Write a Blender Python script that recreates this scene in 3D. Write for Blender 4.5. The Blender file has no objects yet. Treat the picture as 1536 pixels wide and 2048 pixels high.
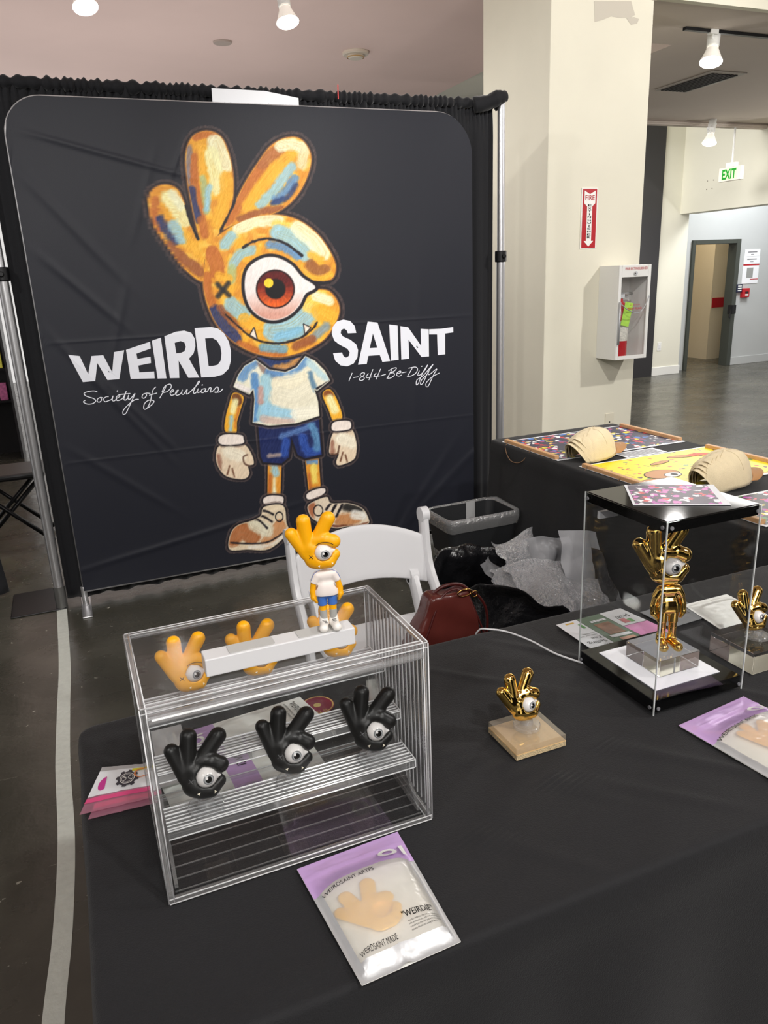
import bpy, math, random
import numpy as np
from mathutils import Vector, Matrix, noise

random.seed(7)
np.random.seed(7)
C = bpy.context.scene.collection
SC = bpy.context.scene

# ------------------------------------------------------------------ camera
CAM_H = 1.56
FPX = 1520.0
PITCH, ROLL, YAW = math.radians(17.35), math.radians(-2.45), math.radians(22.0)


def cam_matrix():
    cp, sp = math.cos(PITCH), math.sin(PITCH)
    right = np.array([1, 0, 0.0]); fwd = np.array([0, cp, -sp]); up = np.array([0, sp, cp])
    cr, sr = math.cos(ROLL), math.sin(ROLL)
    r2 = cr * right + sr * up
    u2 = -sr * right + cr * up
    L = np.array([r2, u2, -fwd])
    c, s = math.cos(YAW), math.sin(YAW)
    W = np.array([[c, s, 0], [-s, c, 0], [0, 0, 1.0]])
    return L @ W.T


CM = cam_matrix()
cam_data = bpy.data.cameras.new('camera')
cam = bpy.data.objects.new('camera', cam_data)
C.objects.link(cam)
cam_data.sensor_fit = 'VERTICAL'
cam_data.sensor_height = 36.0
cam_data.sensor_width = 27.0
cam_data.lens = FPX / 2048.0 * 36.0
cam_data.clip_start = 0.05
cam_data.clip_end = 60
m4 = Matrix([[*CM[:, i]] for i in range(3)]).to_4x4()
m4.translation = (0, 0, CAM_H)
cam.matrix_world = m4
SC.camera = cam


def ray(px, py):
    return CM.T @ np.array([(px - 768) / FPX, -(py - 1024) / FPX, -1.0])


def atz(px, py, z):
    r = ray(px, py); t = (z - CAM_H) / r[2]
    return Vector((r[0] * t, r[1] * t, z))


def aty(px, py, y):
    r = ray(px, py); t = y / r[1]
    return Vector((r[0] * t, y, CAM_H + r[2] * t))


def atx(px, py, x):
    r = ray(px, py); t = x / r[0]
    return Vector((x, r[1] * t, CAM_H + r[2] * t))


def proj_np(P):
    q = (P - np.array([0, 0, CAM_H])) @ CM.T
    return 768 + FPX * q[:, 0] / -q[:, 2], 1024 - FPX * q[:, 1] / -q[:, 2]


# ------------------------------------------------------------------ view and world
SC.view_settings.view_transform = 'Standard'
SC.view_settings.look = 'None'
SC.view_settings.gamma = 1
SC.view_settings.use_curve_mapping = False
SC.view_settings.exposure = 0.0
SC.cycles.max_bounces = 14
SC.cycles.transparent_max_bounces = 40
SC.cycles.transmission_bounces = 12
SC.cycles.glossy_bounces = 6
SC.cycles.caustics_reflective = False
SC.cycles.caustics_refractive = False
SC.cycles.sample_clamp_indirect = 6.0
SC.cycles.use_denoising = True

world = bpy.data.worlds.new('hall_ambient')
SC.world = world
world.use_nodes = True
wbg = world.node_tree.nodes['Background']
wbg.inputs[0].default_value = (1.0, 0.975, 0.95, 1)
wbg.inputs[1].default_value = 0.8


def area(name, loc, size, energy, color=(1, 0.97, 0.93), target=None, spread=180, sizey=None):
    d = bpy.data.lights.new(name, 'AREA')
    d.energy = energy; d.color = color; d.size = size
    if sizey:
        d.shape = 'RECTANGLE'; d.size_y = sizey
    d.spread = math.radians(spread)
    o = bpy.data.objects.new(name, d); C.objects.link(o)
    o.location = loc
    if target is not None:
        o.rotation_euler = (Vector(target) - Vector(loc)).to_track_quat('-Z', 'Y').to_euler()
    return o


def spot(name, loc, target, energy, angle=70, blend=0.6, radius=0.06, color=(1, 0.975, 0.94)):
    d = bpy.data.lights.new(name, 'SPOT')
    d.energy = energy; d.color = color; d.spot_size = math.radians(angle); d.spot_blend = blend
    d.shadow_soft_size = radius
    o = bpy.data.objects.new(name, d); C.objects.link(o)
    o.location = loc
    o.rotation_euler = (Vector(target) - Vector(loc)).to_track_quat('-Z', 'Y').to_euler()
    return o


# the hall's lighting: track spots over aisles and booth, plus added ceiling fill spots
LIGHTS = dict(
    aisle_light_1=((-1.6, -0.6, 3.3), (0.4, 1.3, 0.8), 70, 90),
    aisle_light_2=((0.9, -0.9, 3.3), (0.7, 1.1, 0.8), 80, 90),
    aisle_light_3=((3.0, -0.3, 3.0), (1.4, 1.3, 0.8), 70, 90),
    aisle_light_4=((-1.7, 2.0, 3.35), (0.6, 3.9, 1.5), 65, 85),
    aisle_light_5=((1.6, 1.2, 3.35), (3.3, 4.3, 1.3), 110, 95),
    aisle_light_6=((4.6, 1.9, 3.0), (3.4, 4.3, 1.6), 92, 100),
    aisle_light_7=((0.3, -0.8, 3.35), (0.3, 3.9, 2.0), 52, 60),
    booth_uplight_1=((-2.0, 6.6, 0.9), (-1.6, 7.4, 3.5), 52, 165),  # this upward group is unseen, added only to brighten the ceilings
    booth_uplight_2=((1.2, 7.0, 0.9), (1.2, 6.6, 3.5), 50, 165),
    booth_uplight_3=((-0.2, 10.8, 1.8), (0, 10.8, 3.5), 45, 165),
    booth_uplight_4=((9.2, 5.2, 1.4), (7.2, 5.8, 3.1), 60, 150),
)
for _n, (_l, _t, _e, _a) in LIGHTS.items():
    spot(_n, _l, _t, _e * 1.9, _a)
area('hall_light_1', (0.2, -2.6, 3.4), 2.6, 150, target=(0.2, 0.4, 0))
area('hall_light_2', (7.0, 5.6, 2.95), 2.6, 130, target=(7.0, 5.8, 0), sizey=2.0)
area('hall_light_3', (5.8, 7.95, 3.2), 1.0, 50, target=(7.9, 8.4, 0.8))
area('corridor_light', (9.1, 9.5, 2.55), 0.5, 16, target=(9.1, 9.6, 0), color=(1, 0.9, 0.72))
area('hall_light_4', (9.3, 7.7, 3.1), 0.8, 60, target=(9.1, 8.9, 0.8), color=(0.96, 0.98, 1))


# ------------------------------------------------------------------ materials
def lin(c):
    out = []
    for v in c:
        v = v / 255.0
        out.append(v / 12.92 if v <= 0.04045 else ((v + 0.055) / 1.055) ** 2.4)
    return tuple(out)


def setin(n, key, v):
    if key in n.inputs:
        n.inputs[key].default_value = v


MATS = {}


def mat(name, rgb, rough=0.5, metal=0.0, spec=0.5, var=0.0, vscale=8, bump=0.0, bscale=60, sheen=0.0,
        coat=0.0, emit=None, estr=1.0, trans=0.0, ior=1.45, alpha=1.0, stretch=None, sss=0.0, detail=3):
    if name in MATS:
        return MATS[name]
    m = bpy.data.materials.new(name); m.use_nodes = True
    nt = m.node_tree; b = nt.nodes['Principled BSDF']
    col = (*lin(rgb), 1)
    b.inputs['Base Color'].default_value = col
    b.inputs['Roughness'].default_value = rough
    b.inputs['Metallic'].default_value = metal
    setin(b, 'Specular IOR Level', spec)
    setin(b, 'Sheen Weight', sheen); setin(b, 'Sheen Roughness', 0.4)
    setin(b, 'Coat Weight', coat)
    setin(b, 'Transmission Weight', trans); setin(b, 'IOR', ior)
    setin(b, 'Alpha', alpha)
    if sss:
        setin(b, 'Subsurface Weight', sss); setin(b, 'Subsurface Scale', 0.01)
    if emit:
        b.inputs['Emission Color'].default_value = (*lin(emit), 1)
        b.inputs['Emission Strength'].default_value = estr
    tc = nt.nodes.new('ShaderNodeTexCoord')
    mp = nt.nodes.new('ShaderNodeMapping')
    nt.links.new(tc.outputs['Object'], mp.inputs['Vector'])
    if stretch:
        mp.inputs['Scale'].default_value = stretch
    if var:
        n = nt.nodes.new('ShaderNodeTexNoise'); n.inputs['Scale'].default_value = vscale
        n.inputs['Detail'].default_value = 5
        nt.links.new(mp.outputs[0], n.inputs['Vector'])
        mr = nt.nodes.new('ShaderNodeMapRange')
        mr.inputs['From Min'].default_value = 0.3; mr.inputs['From Max'].default_value = 0.7
        mr.inputs['To Min'].default_value = 1 - var; mr.inputs['To Max'].default_value = 1 + var
        nt.links.new(n.outputs['Fac'], mr.inputs['Value'])
        mx = nt.nodes.new('ShaderNodeVectorMath'); mx.operation = 'SCALE'
        mx.inputs[0].default_value = col[:3]
        nt.links.new(mr.outputs[0], mx.inputs['Scale'])
        nt.links.new(mx.outputs[0], b.inputs['Base Color'])
    if bump:
        n = nt.nodes.new('ShaderNodeTexNoise'); n.inputs['Scale'].default_value = bscale
        n.inputs['Detail'].default_value = detail
        nt.links.new(mp.outputs[0], n.inputs['Vector'])
        bp = nt.nodes.new('ShaderNodeBump'); bp.inputs['Strength'].default_value = bump
        bp.inputs['Distance'].default_value = 0.01
        nt.links.new(n.outputs['Fac'], bp.inputs['Height'])
        nt.links.new(bp.outputs[0], b.inputs['Normal'])
    MATS[name] = m
    return m


def clear_mat(name, tint=(1, 1, 1), gloss=1.0, rough=0.03, haze=0.0, hazecol=(1, 1, 1), ior=1.49, bump=0.0, bscale=40):
    """thin clear plastic: see-through with Fresnel reflection and a little haze"""
    if name in MATS:
        return MATS[name]
    m = bpy.data.materials.new(name); m.use_nodes = True
    nt = m.node_tree; nt.nodes.remove(nt.nodes['Principled BSDF'])
    out = nt.nodes['Material Output']
    tr = nt.nodes.new('ShaderNodeBsdfTransparent'); tr.inputs[0].default_value = (*tint, 1)
    gl = nt.nodes.new('ShaderNodeBsdfGlossy'); gl.inputs['Roughness'].default_value = rough
    fr = nt.nodes.new('ShaderNodeFresnel'); fr.inputs['IOR'].default_value = ior
    geo = nt.nodes.new('ShaderNodeNewGeometry')          # same reflectance on both sides of the thin sheet
    mi = nt.nodes.new('ShaderNodeMix'); mi.data_type = 'FLOAT'
    nt.links.new(geo.outputs['Backfacing'], mi.inputs[0]); mi.inputs[2].default_value = ior; mi.inputs[3].default_value = 1 / ior
    nt.links.new(mi.outputs[0], fr.inputs['IOR'])
    mul = nt.nodes.new('ShaderNodeMath'); mul.operation = 'MULTIPLY'; mul.inputs[1].default_value = gloss
    mul.use_clamp = True
    nt.links.new(fr.outputs[0], mul.inputs[0])
    mx = nt.nodes.new('ShaderNodeMixShader')
    nt.links.new(mul.outputs[0], mx.inputs[0])
    nt.links.new(tr.outputs[0], mx.inputs[1]); nt.links.new(gl.outputs[0], mx.inputs[2])
    last = mx
    if haze:
        df = nt.nodes.new('ShaderNodeBsdfDiffuse'); df.inputs[0].default_value = (*hazecol, 1)
        m2 = nt.nodes.new('ShaderNodeMixShader'); m2.inputs[0].default_value = haze
        nt.links.new(mx.outputs[0], m2.inputs[1]); nt.links.new(df.outputs[0], m2.inputs[2])
        last = m2
    if bump:
        tc = nt.nodes.new('ShaderNodeTexCoord')
        n = nt.nodes.new('ShaderNodeTexNoise'); n.inputs['Scale'].default_value = bscale
        nt.links.new(tc.outputs['Object'], n.inputs['Vector'])
        bp = nt.nodes.new('ShaderNodeBump'); bp.inputs['Strength'].default_value = bump
        bp.inputs['Distance'].default_value = 0.02
        nt.links.new(n.outputs['Fac'], bp.inputs['Height'])
        nt.links.new(bp.outputs[0], gl.inputs['Normal']); nt.links.new(bp.outputs[0], fr.inputs['Normal'])
    nt.links.new(last.outputs[0], out.inputs[0])
    MATS[name] = m
    return m


def floor_mat():
    m = bpy.data.materials.new('polished_concrete'); m.use_nodes = True
    nt = m.node_tree; b = nt.nodes['Principled BSDF']
    tc = nt.nodes.new('ShaderNodeTexCoord')

    def noi(scale, detail=6, rough=0.6, st=(1, 1, 1)):
        mp = nt.nodes.new('ShaderNodeMapping'); mp.inputs['Scale'].default_value = st
        nt.links.new(tc.outputs['Object'], mp.inputs['Vector'])
        n = nt.nodes.new('ShaderNodeTexNoise'); n.inputs['Scale'].default_value = scale
        n.inputs['Detail'].default_value = detail; n.inputs['Roughness'].default_value = rough
        nt.links.new(mp.outputs[0], n.inputs['Vector'])
        return n

    def ramp(src, stops):
        r = nt.nodes.new('ShaderNodeValToRGB'); e = r.color_ramp.elements
        e[0].position, e[0].color = stops[0][0], (*stops[0][1], 1)
        e[1].position, e[1].color = stops[-1][0], (*stops[-1][1], 1)
        for p, c in stops[1:-1]:
            k = e.new(p); k.color = (*c, 1)
        nt.links.new(src, r.inputs[0]); return r
    base = ramp(noi(1.4, 8, 0.62).outputs['Fac'], [(0.3, lin((56, 55, 48))), (0.5, lin((69, 67, 59))), (0.72, lin((88, 86, 77)))])
    # bits of dried white paint and scuffs
    sp = ramp(noi(34, 2, 0.5).outputs['Fac'], [(0.725, (0, 0, 0)), (0.745, (1, 1, 1))])
    sc = ramp(noi(7, 3, 0.6, (1, 6, 1)).outputs['Fac'], [(0.70, (0, 0, 0)), (0.74, (0.5, 0.5, 0.5))])
    ad = nt.nodes.new('ShaderNodeMix'); ad.data_type = 'RGBA'
    mxf = nt.nodes.new('ShaderNodeMath'); mxf.operation = 'MAXIMUM'
    nt.links.new(sp.outputs[0], mxf.inputs[0]); nt.links.new(sc.outputs[0], mxf.inputs[1])
    mm = nt.nodes.new('ShaderNodeMath'); mm.operation = 'MULTIPLY'; mm.inputs[1].default_value = 0.8
    nt.links.new(mxf.outputs[0], mm.inputs[0])
    nt.links.new(mm.outputs[0], ad.inputs['Factor'])
    nt.links.new(base.outputs[0], ad.inputs[6])
    ad.inputs[7].default_value = (*lin((170, 168, 155)), 1)
    nt.links.new(ad.outputs[2], b.inputs['Base Color'])
    rr = nt.nodes.new('ShaderNodeMapRange'); rr.inputs['To Min'].default_value = 0.12; rr.inputs['To Max'].default_value = 0.42
    nt.links.new(noi(2.6, 6, 0.6, (1, 2, 1)).outputs['Fac'], rr.inputs['Value'])
    nt.links.new(rr.outputs[0], b.inputs['Roughness'])
    bp = nt.nodes.new('ShaderNodeBump'); bp.inputs['Strength'].default_value = 0.12; bp.inputs['Distance'].default_value = 0.02
    nt.links.new(noi(9, 4).outputs['Fac'], bp.inputs['Height'])
    nt.links.new(bp.outputs[0], b.inputs['Normal'])
    setin(b, 'Specular IOR Level', 0.6)
    return m


def vcol_mat(name, rough=0.5, bump=0.0, bscale=400, sheen=0.0, spec=0.3):
    m = bpy.data.materials.new(name); m.use_nodes = True
    nt = m.node_tree; b = nt.nodes['Principled BSDF']
    a = nt.nodes.new('ShaderNodeAttribute'); a.attribute_name = 'Col'
    nt.links.new(a.outputs['Color'], b.inputs['Base Color'])
    b.inputs['Roughness'].default_value = rough
    setin(b, 'Specular IOR Level', spec); setin(b, 'Sheen Weight', sheen)
    if bump:
        tc = nt.nodes.new('ShaderNodeTexCoord')
        n = nt.nodes.new('ShaderNodeTexNoise'); n.inputs['Scale'].default_value = bscale
        nt.links.new(tc.outputs['Object'], n.inputs['Vector'])
        bp = nt.nodes.new('ShaderNodeBump'); bp.inputs['Strength'].default_value = bump; bp.inputs['Distance'].default_value = 0.002
        nt.links.new(n.outputs['Fac'], bp.inputs['Height']); nt.links.new(bp.outputs[0], b.inputs['Normal'])
    return m


def confetti_mat(name, ground, cols, scale=60, cut=0.55):
    """printed all-over doodle pattern: coloured blobs over a ground colour"""
    m = bpy.data.materials.new(name); m.use_nodes = True
    nt = m.node_tree; b = nt.nodes['Principled BSDF']; b.inputs['Roughness'].default_value = 0.4
    tc = nt.nodes.new('ShaderNodeTexCoord')
    nz = nt.nodes.new('ShaderNodeTexNoise'); nz.inputs['Scale'].default_value = scale * 0.8
    nt.links.new(tc.outputs['Object'], nz.inputs['Vector'])
    add = nt.nodes.new('ShaderNodeVectorMath'); add.operation = 'MULTIPLY_ADD'
    nt.links.new(nz.outputs['Color'], add.inputs[0]); add.inputs[1].default_value = (1.6 / scale,) * 3
    nt.links.new(tc.outputs['Object'], add.inputs[2])
    vo = nt.nodes.new('ShaderNodeTexVoronoi'); vo.inputs['Scale'].default_value = scale
    nt.links.new(add.outputs[0], vo.inputs['Vector'])
    sep = nt.nodes.new('ShaderNodeSeparateColor'); nt.links.new(vo.outputs['Color'], sep.inputs[0])
    r = nt.nodes.new('ShaderNodeValToRGB'); r.color_ramp.interpolation = 'CONSTANT'
    e = r.color_ramp.elements
    e[0].position = 0; e[0].color = (*lin(cols[0]), 1)
    e[1].position = 1 / len(cols); e[1].color = (*lin(cols[1]), 1)
    for i in range(2, len(cols)):
        k = e.new(i / len(cols)); k.color = (*lin(cols[i]), 1)
    nt.links.new(sep.outputs[0], r.inputs[0])
    lt = nt.nodes.new('ShaderNodeMath'); lt.operation = 'LESS_THAN'; lt.inputs[1].default_value = cut
    nt.links.new(vo.outputs['Distance'], lt.inputs[0])
    gt = nt.nodes.new('ShaderNodeMath'); gt.operation = 'GREATER_THAN'; gt.inputs[1].default_value = 0.25
    nt.links.new(sep.outputs[1], gt.inputs[0])
    mu = nt.nodes.new('ShaderNodeMath'); mu.operation = 'MULTIPLY'
    nt.links.new(lt.outputs[0], mu.inputs[0]); nt.links.new(gt.outputs[0], mu.inputs[1])
    mx = nt.nodes.new('ShaderNodeMix'); mx.data_type = 'RGBA'
    nt.links.new(mu.outputs[0], mx.inputs['Factor']); mx.inputs[6].default_value = (*lin(ground), 1)
    nt.links.new(r.outputs[0], mx.inputs[7])
    nt.links.new(mx.outputs[2], b.inputs['Base Color'])
    MATS[name] = m
    return m


# ------------------------------------------------------------------ mesh helpers
class MB:
    def __init__(s):
        s.v = []; s.f = []; s.mi = []; s.cur = 0

    def add(s, vs, fs, mi=None):
        o = len(s.v); s.v += [tuple(v) for v in vs]
        s.f += [tuple(i + o for i in f) for f in fs]
        s.mi += [s.cur if mi is None else mi] * len(fs)
        return s

    def box(s, lo, hi, M=None, mi=None):
        x0, y0, z0 = lo; x1, y1, z1 = hi
        vs = [(x0, y0, z0), (x1, y0, z0), (x1, y1, z0), (x0, y1, z0), (x0, y0, z1), (x1, y0, z1), (x1, y1, z1), (x0, y1, z1)]
        if M is not None:
            vs = [tuple(M @ Vector(v)) for v in vs]
        return s.add(vs, [(3, 2, 1, 0), (4, 5, 6, 7), (0, 1, 5, 4), (1, 2, 6, 5), (2, 3, 7, 6), (3, 0, 4, 7)], mi)

    def cyl(s, p0, p1, r0, r1=None, n=20, caps=True, mi=None):
        p0 = Vector(p0); p1 = Vector(p1); r1 = r0 if r1 is None else r1
        d = (p1 - p0).normalized()
        a = d.orthogonal().normalized(); b = d.cross(a)
        vs = []
        for p, r in ((p0, r0), (p1, r1)):
            for i in range(n):
                t = 2 * math.pi * i / n
                vs.append(p + (a * math.cos(t) + b * math.sin(t)) * r)
        fs = [(i, (i + 1) % n, n + (i + 1) % n, n + i) for i in range(n)]
        if caps:
            fs += [tuple(range(n - 1, -1, -1)), tuple(range(n, 2 * n))]
        return s.add(vs, fs, mi)

    def lathe(s, prof, c=(0, 0, 0), n=32, mi=None):
        vs = []
        for r, z in prof:
            for i in range(n):
                t = 2 * math.pi * i / n
                vs.append((c[0] + r * math.cos(t), c[1] + r * math.sin(t), c[2] + z))
        fs = []
        for k in range(len(prof) - 1):
            for i in range(n):
                fs.append((k * n + i, k * n + (i + 1) % n, (k + 1) * n + (i + 1) % n, (k + 1) * n + i))
        return s.add(vs, fs, mi)

    def tube(s, path, r, n=10, mi=None, closed=False):
        path = [Vector(p) for p in path]; k = len(path); vs = []; up = None
        for i, p in enumerate(path):
            if closed:
                d = (path[(i + 1) % k] - path[i - 1]).normalized()
            else:
                d = (path[min(i + 1, k - 1)] - path[max(i - 1, 0)]).normalized()
            if up is None:
                up = d.orthogonal().normalized()
            up = (up - d * up.dot(d)).normalized(); b = d.cross(up)
            rr = r[i] if isinstance(r, (list, tuple)) else r
            for j in range(n):
                t = 2 * math.pi * j / n
                vs.append(p + (up * math.cos(t) + b * math.sin(t)) * rr)
        fs = []
        for i in range(k if closed else k - 1):
            i2 = (i + 1) % k
            for j in range(n):
                fs.append((i * n + j, i * n + (j + 1) % n, i2 * n + (j + 1) % n, i2 * n + j))
        if not closed:
            fs += [tuple(range(n - 1, -1, -1)), tuple(range((k - 1) * n, k * n))]
        return s.add(vs, fs, mi)

    def grid(s, fn, nu, nv, mi=None):
        vs = [fn(i / nu, j / nv) for j in range(nv + 1) for i in range(nu + 1)]
        w = nu + 1
        fs = [(j * w + i, j * w + i + 1, (j + 1) * w + i + 1, (j + 1) * w + i) for j in range(nv) for i in range(nu)]
        return s.add(vs, fs, mi)

    def poly(s, pts, mi=None):
        return s.add(pts, [tuple(range(len(pts)))], mi)

    def prism(s, pts, d, mi=None):
        """polygon pts (3D, planar) extruded by vector d"""
        n = len(pts); d = Vector(d)
        vs = [Vector(p) for p in pts] + [Vector(p) + d for p in pts]
        fs = [tuple(range(n - 1, -1, -1)), tuple(range(n, 2 * n))] + [(i, (i + 1) % n, n + (i + 1) % n, n + i) for i in range(n)]
        return s.add(vs, fs, mi)

    def map(s, fn):
        s.v = [tuple(fn(Vector(v))) for v in s.v]; return s

    def build(s, name, mats, parent=None, smooth=False, bevel=0.0, bseg=2, auto=None, solid=0.0, subd=0):
        me = bpy.data.meshes.new(name)
        me.from_pydata([tuple(v) for v in s.v], [], s.f)
        if not isinstance(mats, (list, tuple)):
            mats = [mats]
        for m in mats:
            me.materials.append(m)
        me.polygons.foreach_set('material_index', s.mi)
        if smooth:
            me.polygons.foreach_set('use_smooth', [True] * len(me.polygons))
        me.validate(); me.update()
        o = bpy.data.objects.new(name, me); C.objects.link(o)
        if parent is not None:
            o.parent = parent
        if solid:
            md = o.modifiers.new('solid', 'SOLIDIFY'); md.thickness = solid; md.offset = 0
        if bevel:
            md = o.modifiers.new('bevel', 'BEVEL'); md.width = bevel; md.segments = bseg; md.limit_method = 'ANGLE'
            md.angle_limit = math.radians(35)
        if subd:
            md = o.modifiers.new('subd', 'SUBSURF'); md.levels = subd; md.render_levels = subd
        if auto is not None:
            me.set_sharp_from_angle(angle=math.radians(auto)) if smooth else None
        return o


def tag(o, label=None, cat=None, group=None, kind=None):
    if label: o['label'] = label
    if cat: o['category'] = cat
    if group: o['group'] = group
    if kind: o['kind'] = kind
    return o


def thing(name, label, cat, loc=(0, 0, 0), rotz=0.0, group=None, rot=None):
    o = bpy.data.objects.new(name, None); C.objects.link(o)
    o.empty_display_size = 0.05
    o.location = loc; o.rotation_euler = rot if rot else (0, 0, rotz)
    return tag(o, label, cat, group)


def struct(name, mb, m, parent=None, **k):
    o = mb.build(name, m, parent, **k)
    if parent is None:
        o['kind'] = 'structure'
    return o


def copy_tree(o, parent=None):
    c = o.copy(); C.objects.link(c); c.parent = parent
    for ch in list(o.children):
        copy_tree(ch, c)
    return c


def catmull(pts, n=8, closed=False):
    pts = [Vector(p) for p in pts]; k = len(pts); out = []
    for i in range(k if closed else k - 1):
        if closed:
            p0, p1, p2, p3 = pts[(i - 1) % k], pts[i], pts[(i + 1) % k], pts[(i + 2) % k]
        else:
            p0, p1, p2, p3 = pts[max(i - 1, 0)], pts[i], pts[i + 1], pts[min(i + 2, k - 1)]
        for j in range(n):
            t = j / n
            out.append(0.5 * ((2 * p1) + (p2 - p0) * t + (2 * p0 - 5 * p1 + 4 * p2 - p3) * t * t + (3 * p1 - p0 - 3 * p2 + p3) * t ** 3))
    if not closed:
        out.append(pts[-1])
    return out


def text_geo(s, size=1.0, bold=0.0, res=3, align='LEFT', spacing=1.0):
    """flat lettering as (verts, faces) in the xy plane"""
    cu = bpy.data.curves.new('lettering', 'FONT')
    cu.body = s; cu.size = size; cu.offset = bold; cu.resolution_u = res; cu.align_x = align
    cu.space_character = spacing
    o = bpy.data.objects.new('lettering', cu); C.objects.link(o)
    dg = bpy.context.evaluated_depsgraph_get()
    me = bpy.data.meshes.new_from_object(o.evaluated_get(dg))
    vs = [tuple(v.co) for v in me.vertices]; fs = [tuple(p.vertices) for p in me.polygons]
    bpy.data.objects.remove(o); bpy.data.curves.remove(cu); bpy.data.meshes.remove(me)
    return vs, fs


def put_text(mb, s, origin, ux, uy, size, mi=0, bold=0.0, width=None, align='LEFT', height=None, off=0.0, spacing=1.0):
    """add lettering; origin = left baseline, ux/uy = directions; width squeezes it to a length"""
    vs, fs = text_geo(s, 1.0, bold, align='LEFT', spacing=spacing)
    if not vs:
        return mb
    x0 = min(v[0] for v in vs); x1 = max(v[0] for v in vs)
    sx = size if width is None else width / (x1 - x0)
    sy = size if height is None else height / 0.7
    if align == 'CENTER':
        shift = -(x0 + x1) / 2
    else:
        shift = -x0
    ux = Vector(ux).normalized(); uy = Vector(uy).normalized(); nrm = ux.cross(uy)
    o = Vector(origin) + nrm * off
    mb.add([o + ux * ((v[0] + shift) * sx) + uy * (v[1] * sy) for v in vs], fs, mi)
    return mb


# ---- surface from a distance field (naive surface nets)
def snet(fn, lo, hi, h):
    lo = np.array(lo, float); hi = np.array(hi, float)
    n = np.ceil((hi - lo) / h).astype(int) + 1
    ax = [lo[i] + h * np.arange(n[i]) for i in range(3)]
    X, Y, Z = np.meshgrid(*ax, indexing='ij')
    V = fn(X, Y, Z)
    ins = V < 0
    c = np.zeros(tuple(n - 1), int); cnt = np.zeros(tuple(n - 1)); P = np.zeros((*(n - 1), 3))
    sl = lambda d, i: slice(i, n[d] - 1 + i)
    for i in (0, 1):
        for j in (0, 1):
            for k in (0, 1):
                c += ins[sl(0, i), sl(1, j), sl(2, k)]
    act = (c > 0) & (c < 8)
    for a in range(3):
        b1, b2 = [d for d in range(3) if d != a]
        for i in (0, 1):
            for j in (0, 1):
                s0 = [None] * 3; s1 = [None] * 3
                s0[a] = sl(a, 0); s1[a] = sl(a, 1)
                s0[b1] = s1[b1] = sl(b1, i); s0[b2] = s1[b2] = sl(b2, j)
                v0 = V[tuple(s0)]; v1 = V[tuple(s1)]
                cr = (v0 < 0) != (v1 < 0)
                t = np.where(cr, v0 / np.where(cr, v0 - v1, 1), 0)
                cnt += cr
                P[..., a] += cr * t; P[..., b1] += cr * i; P[..., b2] += cr * j
    idx = -np.ones(act.shape, int); ai = np.argwhere(act); idx[act] = np.arange(len(ai))
    pts = lo + h * (ai + P[act] / cnt[act][:, None])
    faces = []
    for a in range(3):
        b1, b2 = (a + 1) % 3, (a + 2) % 3
        s0 = [slice(1, n[d] - 1) for d in range(3)]; s1 = list(s0)
        s0[a] = slice(0, n[a] - 1); s1[a] = slice(1, n[a])
        v0 = ins[tuple(s0)]; v1 = ins[tuple(s1)]
        for flip, msk in ((False, v0 & ~v1), (True, ~v0 & v1)):
            e = np.argwhere(msk)
            if not len(e): continue
            off = np.ones(3, int); off[a] = 0
            g = e + off
            q = []
            for (i, j) in ((1, 1), (0, 1), (0, 0), (1, 0)):
                w = g.copy(); w[:, b1] -= i; w[:, b2] -= j
                q.append(idx[w[:, 0], w[:, 1], w[:, 2]])
            q = np.stack(q, 1)
            if flip: q = q[:, ::-1]
            faces.append(q)
    faces = np.concatenate(faces)
    mb = MB(); mb.v = [tuple(p) for p in pts]; mb.f = [tuple(int(i) for i in f) for f in faces]; mb.mi = [0] * len(mb.f)
    return mb


def smin(a, b, k):
    h = np.clip(0.5 + 0.5 * (b - a) / k, 0, 1)
    return b * (1 - h) + a * h - k * h * (1 - h)


def rcap(X, Y, Z, a, b, ra, rb):
    a = np.array(a, float); b = np.array(b, float); d = b - a
    L = max(float(d @ d), 1e-12)
    t = np.clip(((X - a[0]) * d[0] + (Y - a[1]) * d[1] + (Z - a[2]) * d[2]) / L, 0, 1)
    return np.sqrt((X - a[0] - t * d[0]) ** 2 + (Y - a[1] - t * d[1]) ** 2 + (Z - a[2] - t * d[2]) ** 2) - (ra + (rb - ra) * t)

# ------------------------------------------------------------------ shared materials
M_cream = mat('cream_wall_paint', (224, 220, 202), 0.7, var=0.03, vscale=2.5, bump=0.05, bscale=30)
M_white_wall = mat('off_white_wall_paint', (222, 220, 205), 0.65, var=0.02, vscale=2, bump=0.04, bscale=40)
M_ceil = mat('warm_ceiling_paint', (240, 213, 206), 0.8, var=0.03, vscale=1.2)
M_ceil_grey = mat('grey_ceiling_paint', (206, 194, 184), 0.8, var=0.03, vscale=1.2)
M_dark_wall = mat('black_wall_paint', (44, 43, 45), 0.35)
M_blue_grey = mat('pale_grey_wall_paint', (184, 187, 187), 0.6, var=0.03, vscale=1.5)
M_beige = mat('beige_corridor_paint', (205, 190, 158), 0.7)
M_white = mat('white_enamel', (228, 228, 224), 0.35)
M_plastic_white = mat('white_plastic', (218, 218, 220), 0.32)
M_black_metal = mat('black_metal', (24, 24, 26), 0.35, metal=0.3)
M_alu = mat('brushed_aluminium', (200, 200, 202), 0.32, metal=0.85, bump=0.02, bscale=200)
M_chrome = mat('chrome', (215, 215, 215), 0.12, metal=1.0)
M_red = mat('sign_red', (178, 22, 34), 0.4)
M_signwhite = mat('sign_white', (240, 240, 236), 0.45)
M_ink = mat('black_ink', (26, 26, 28), 0.5)
M_paper = mat('white_paper', (238, 240, 244), 0.6)
M_drape = mat('black_drape_cloth', (12, 13, 18), 0.85, sheen=0.25, bump=0.15, bscale=300)
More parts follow.
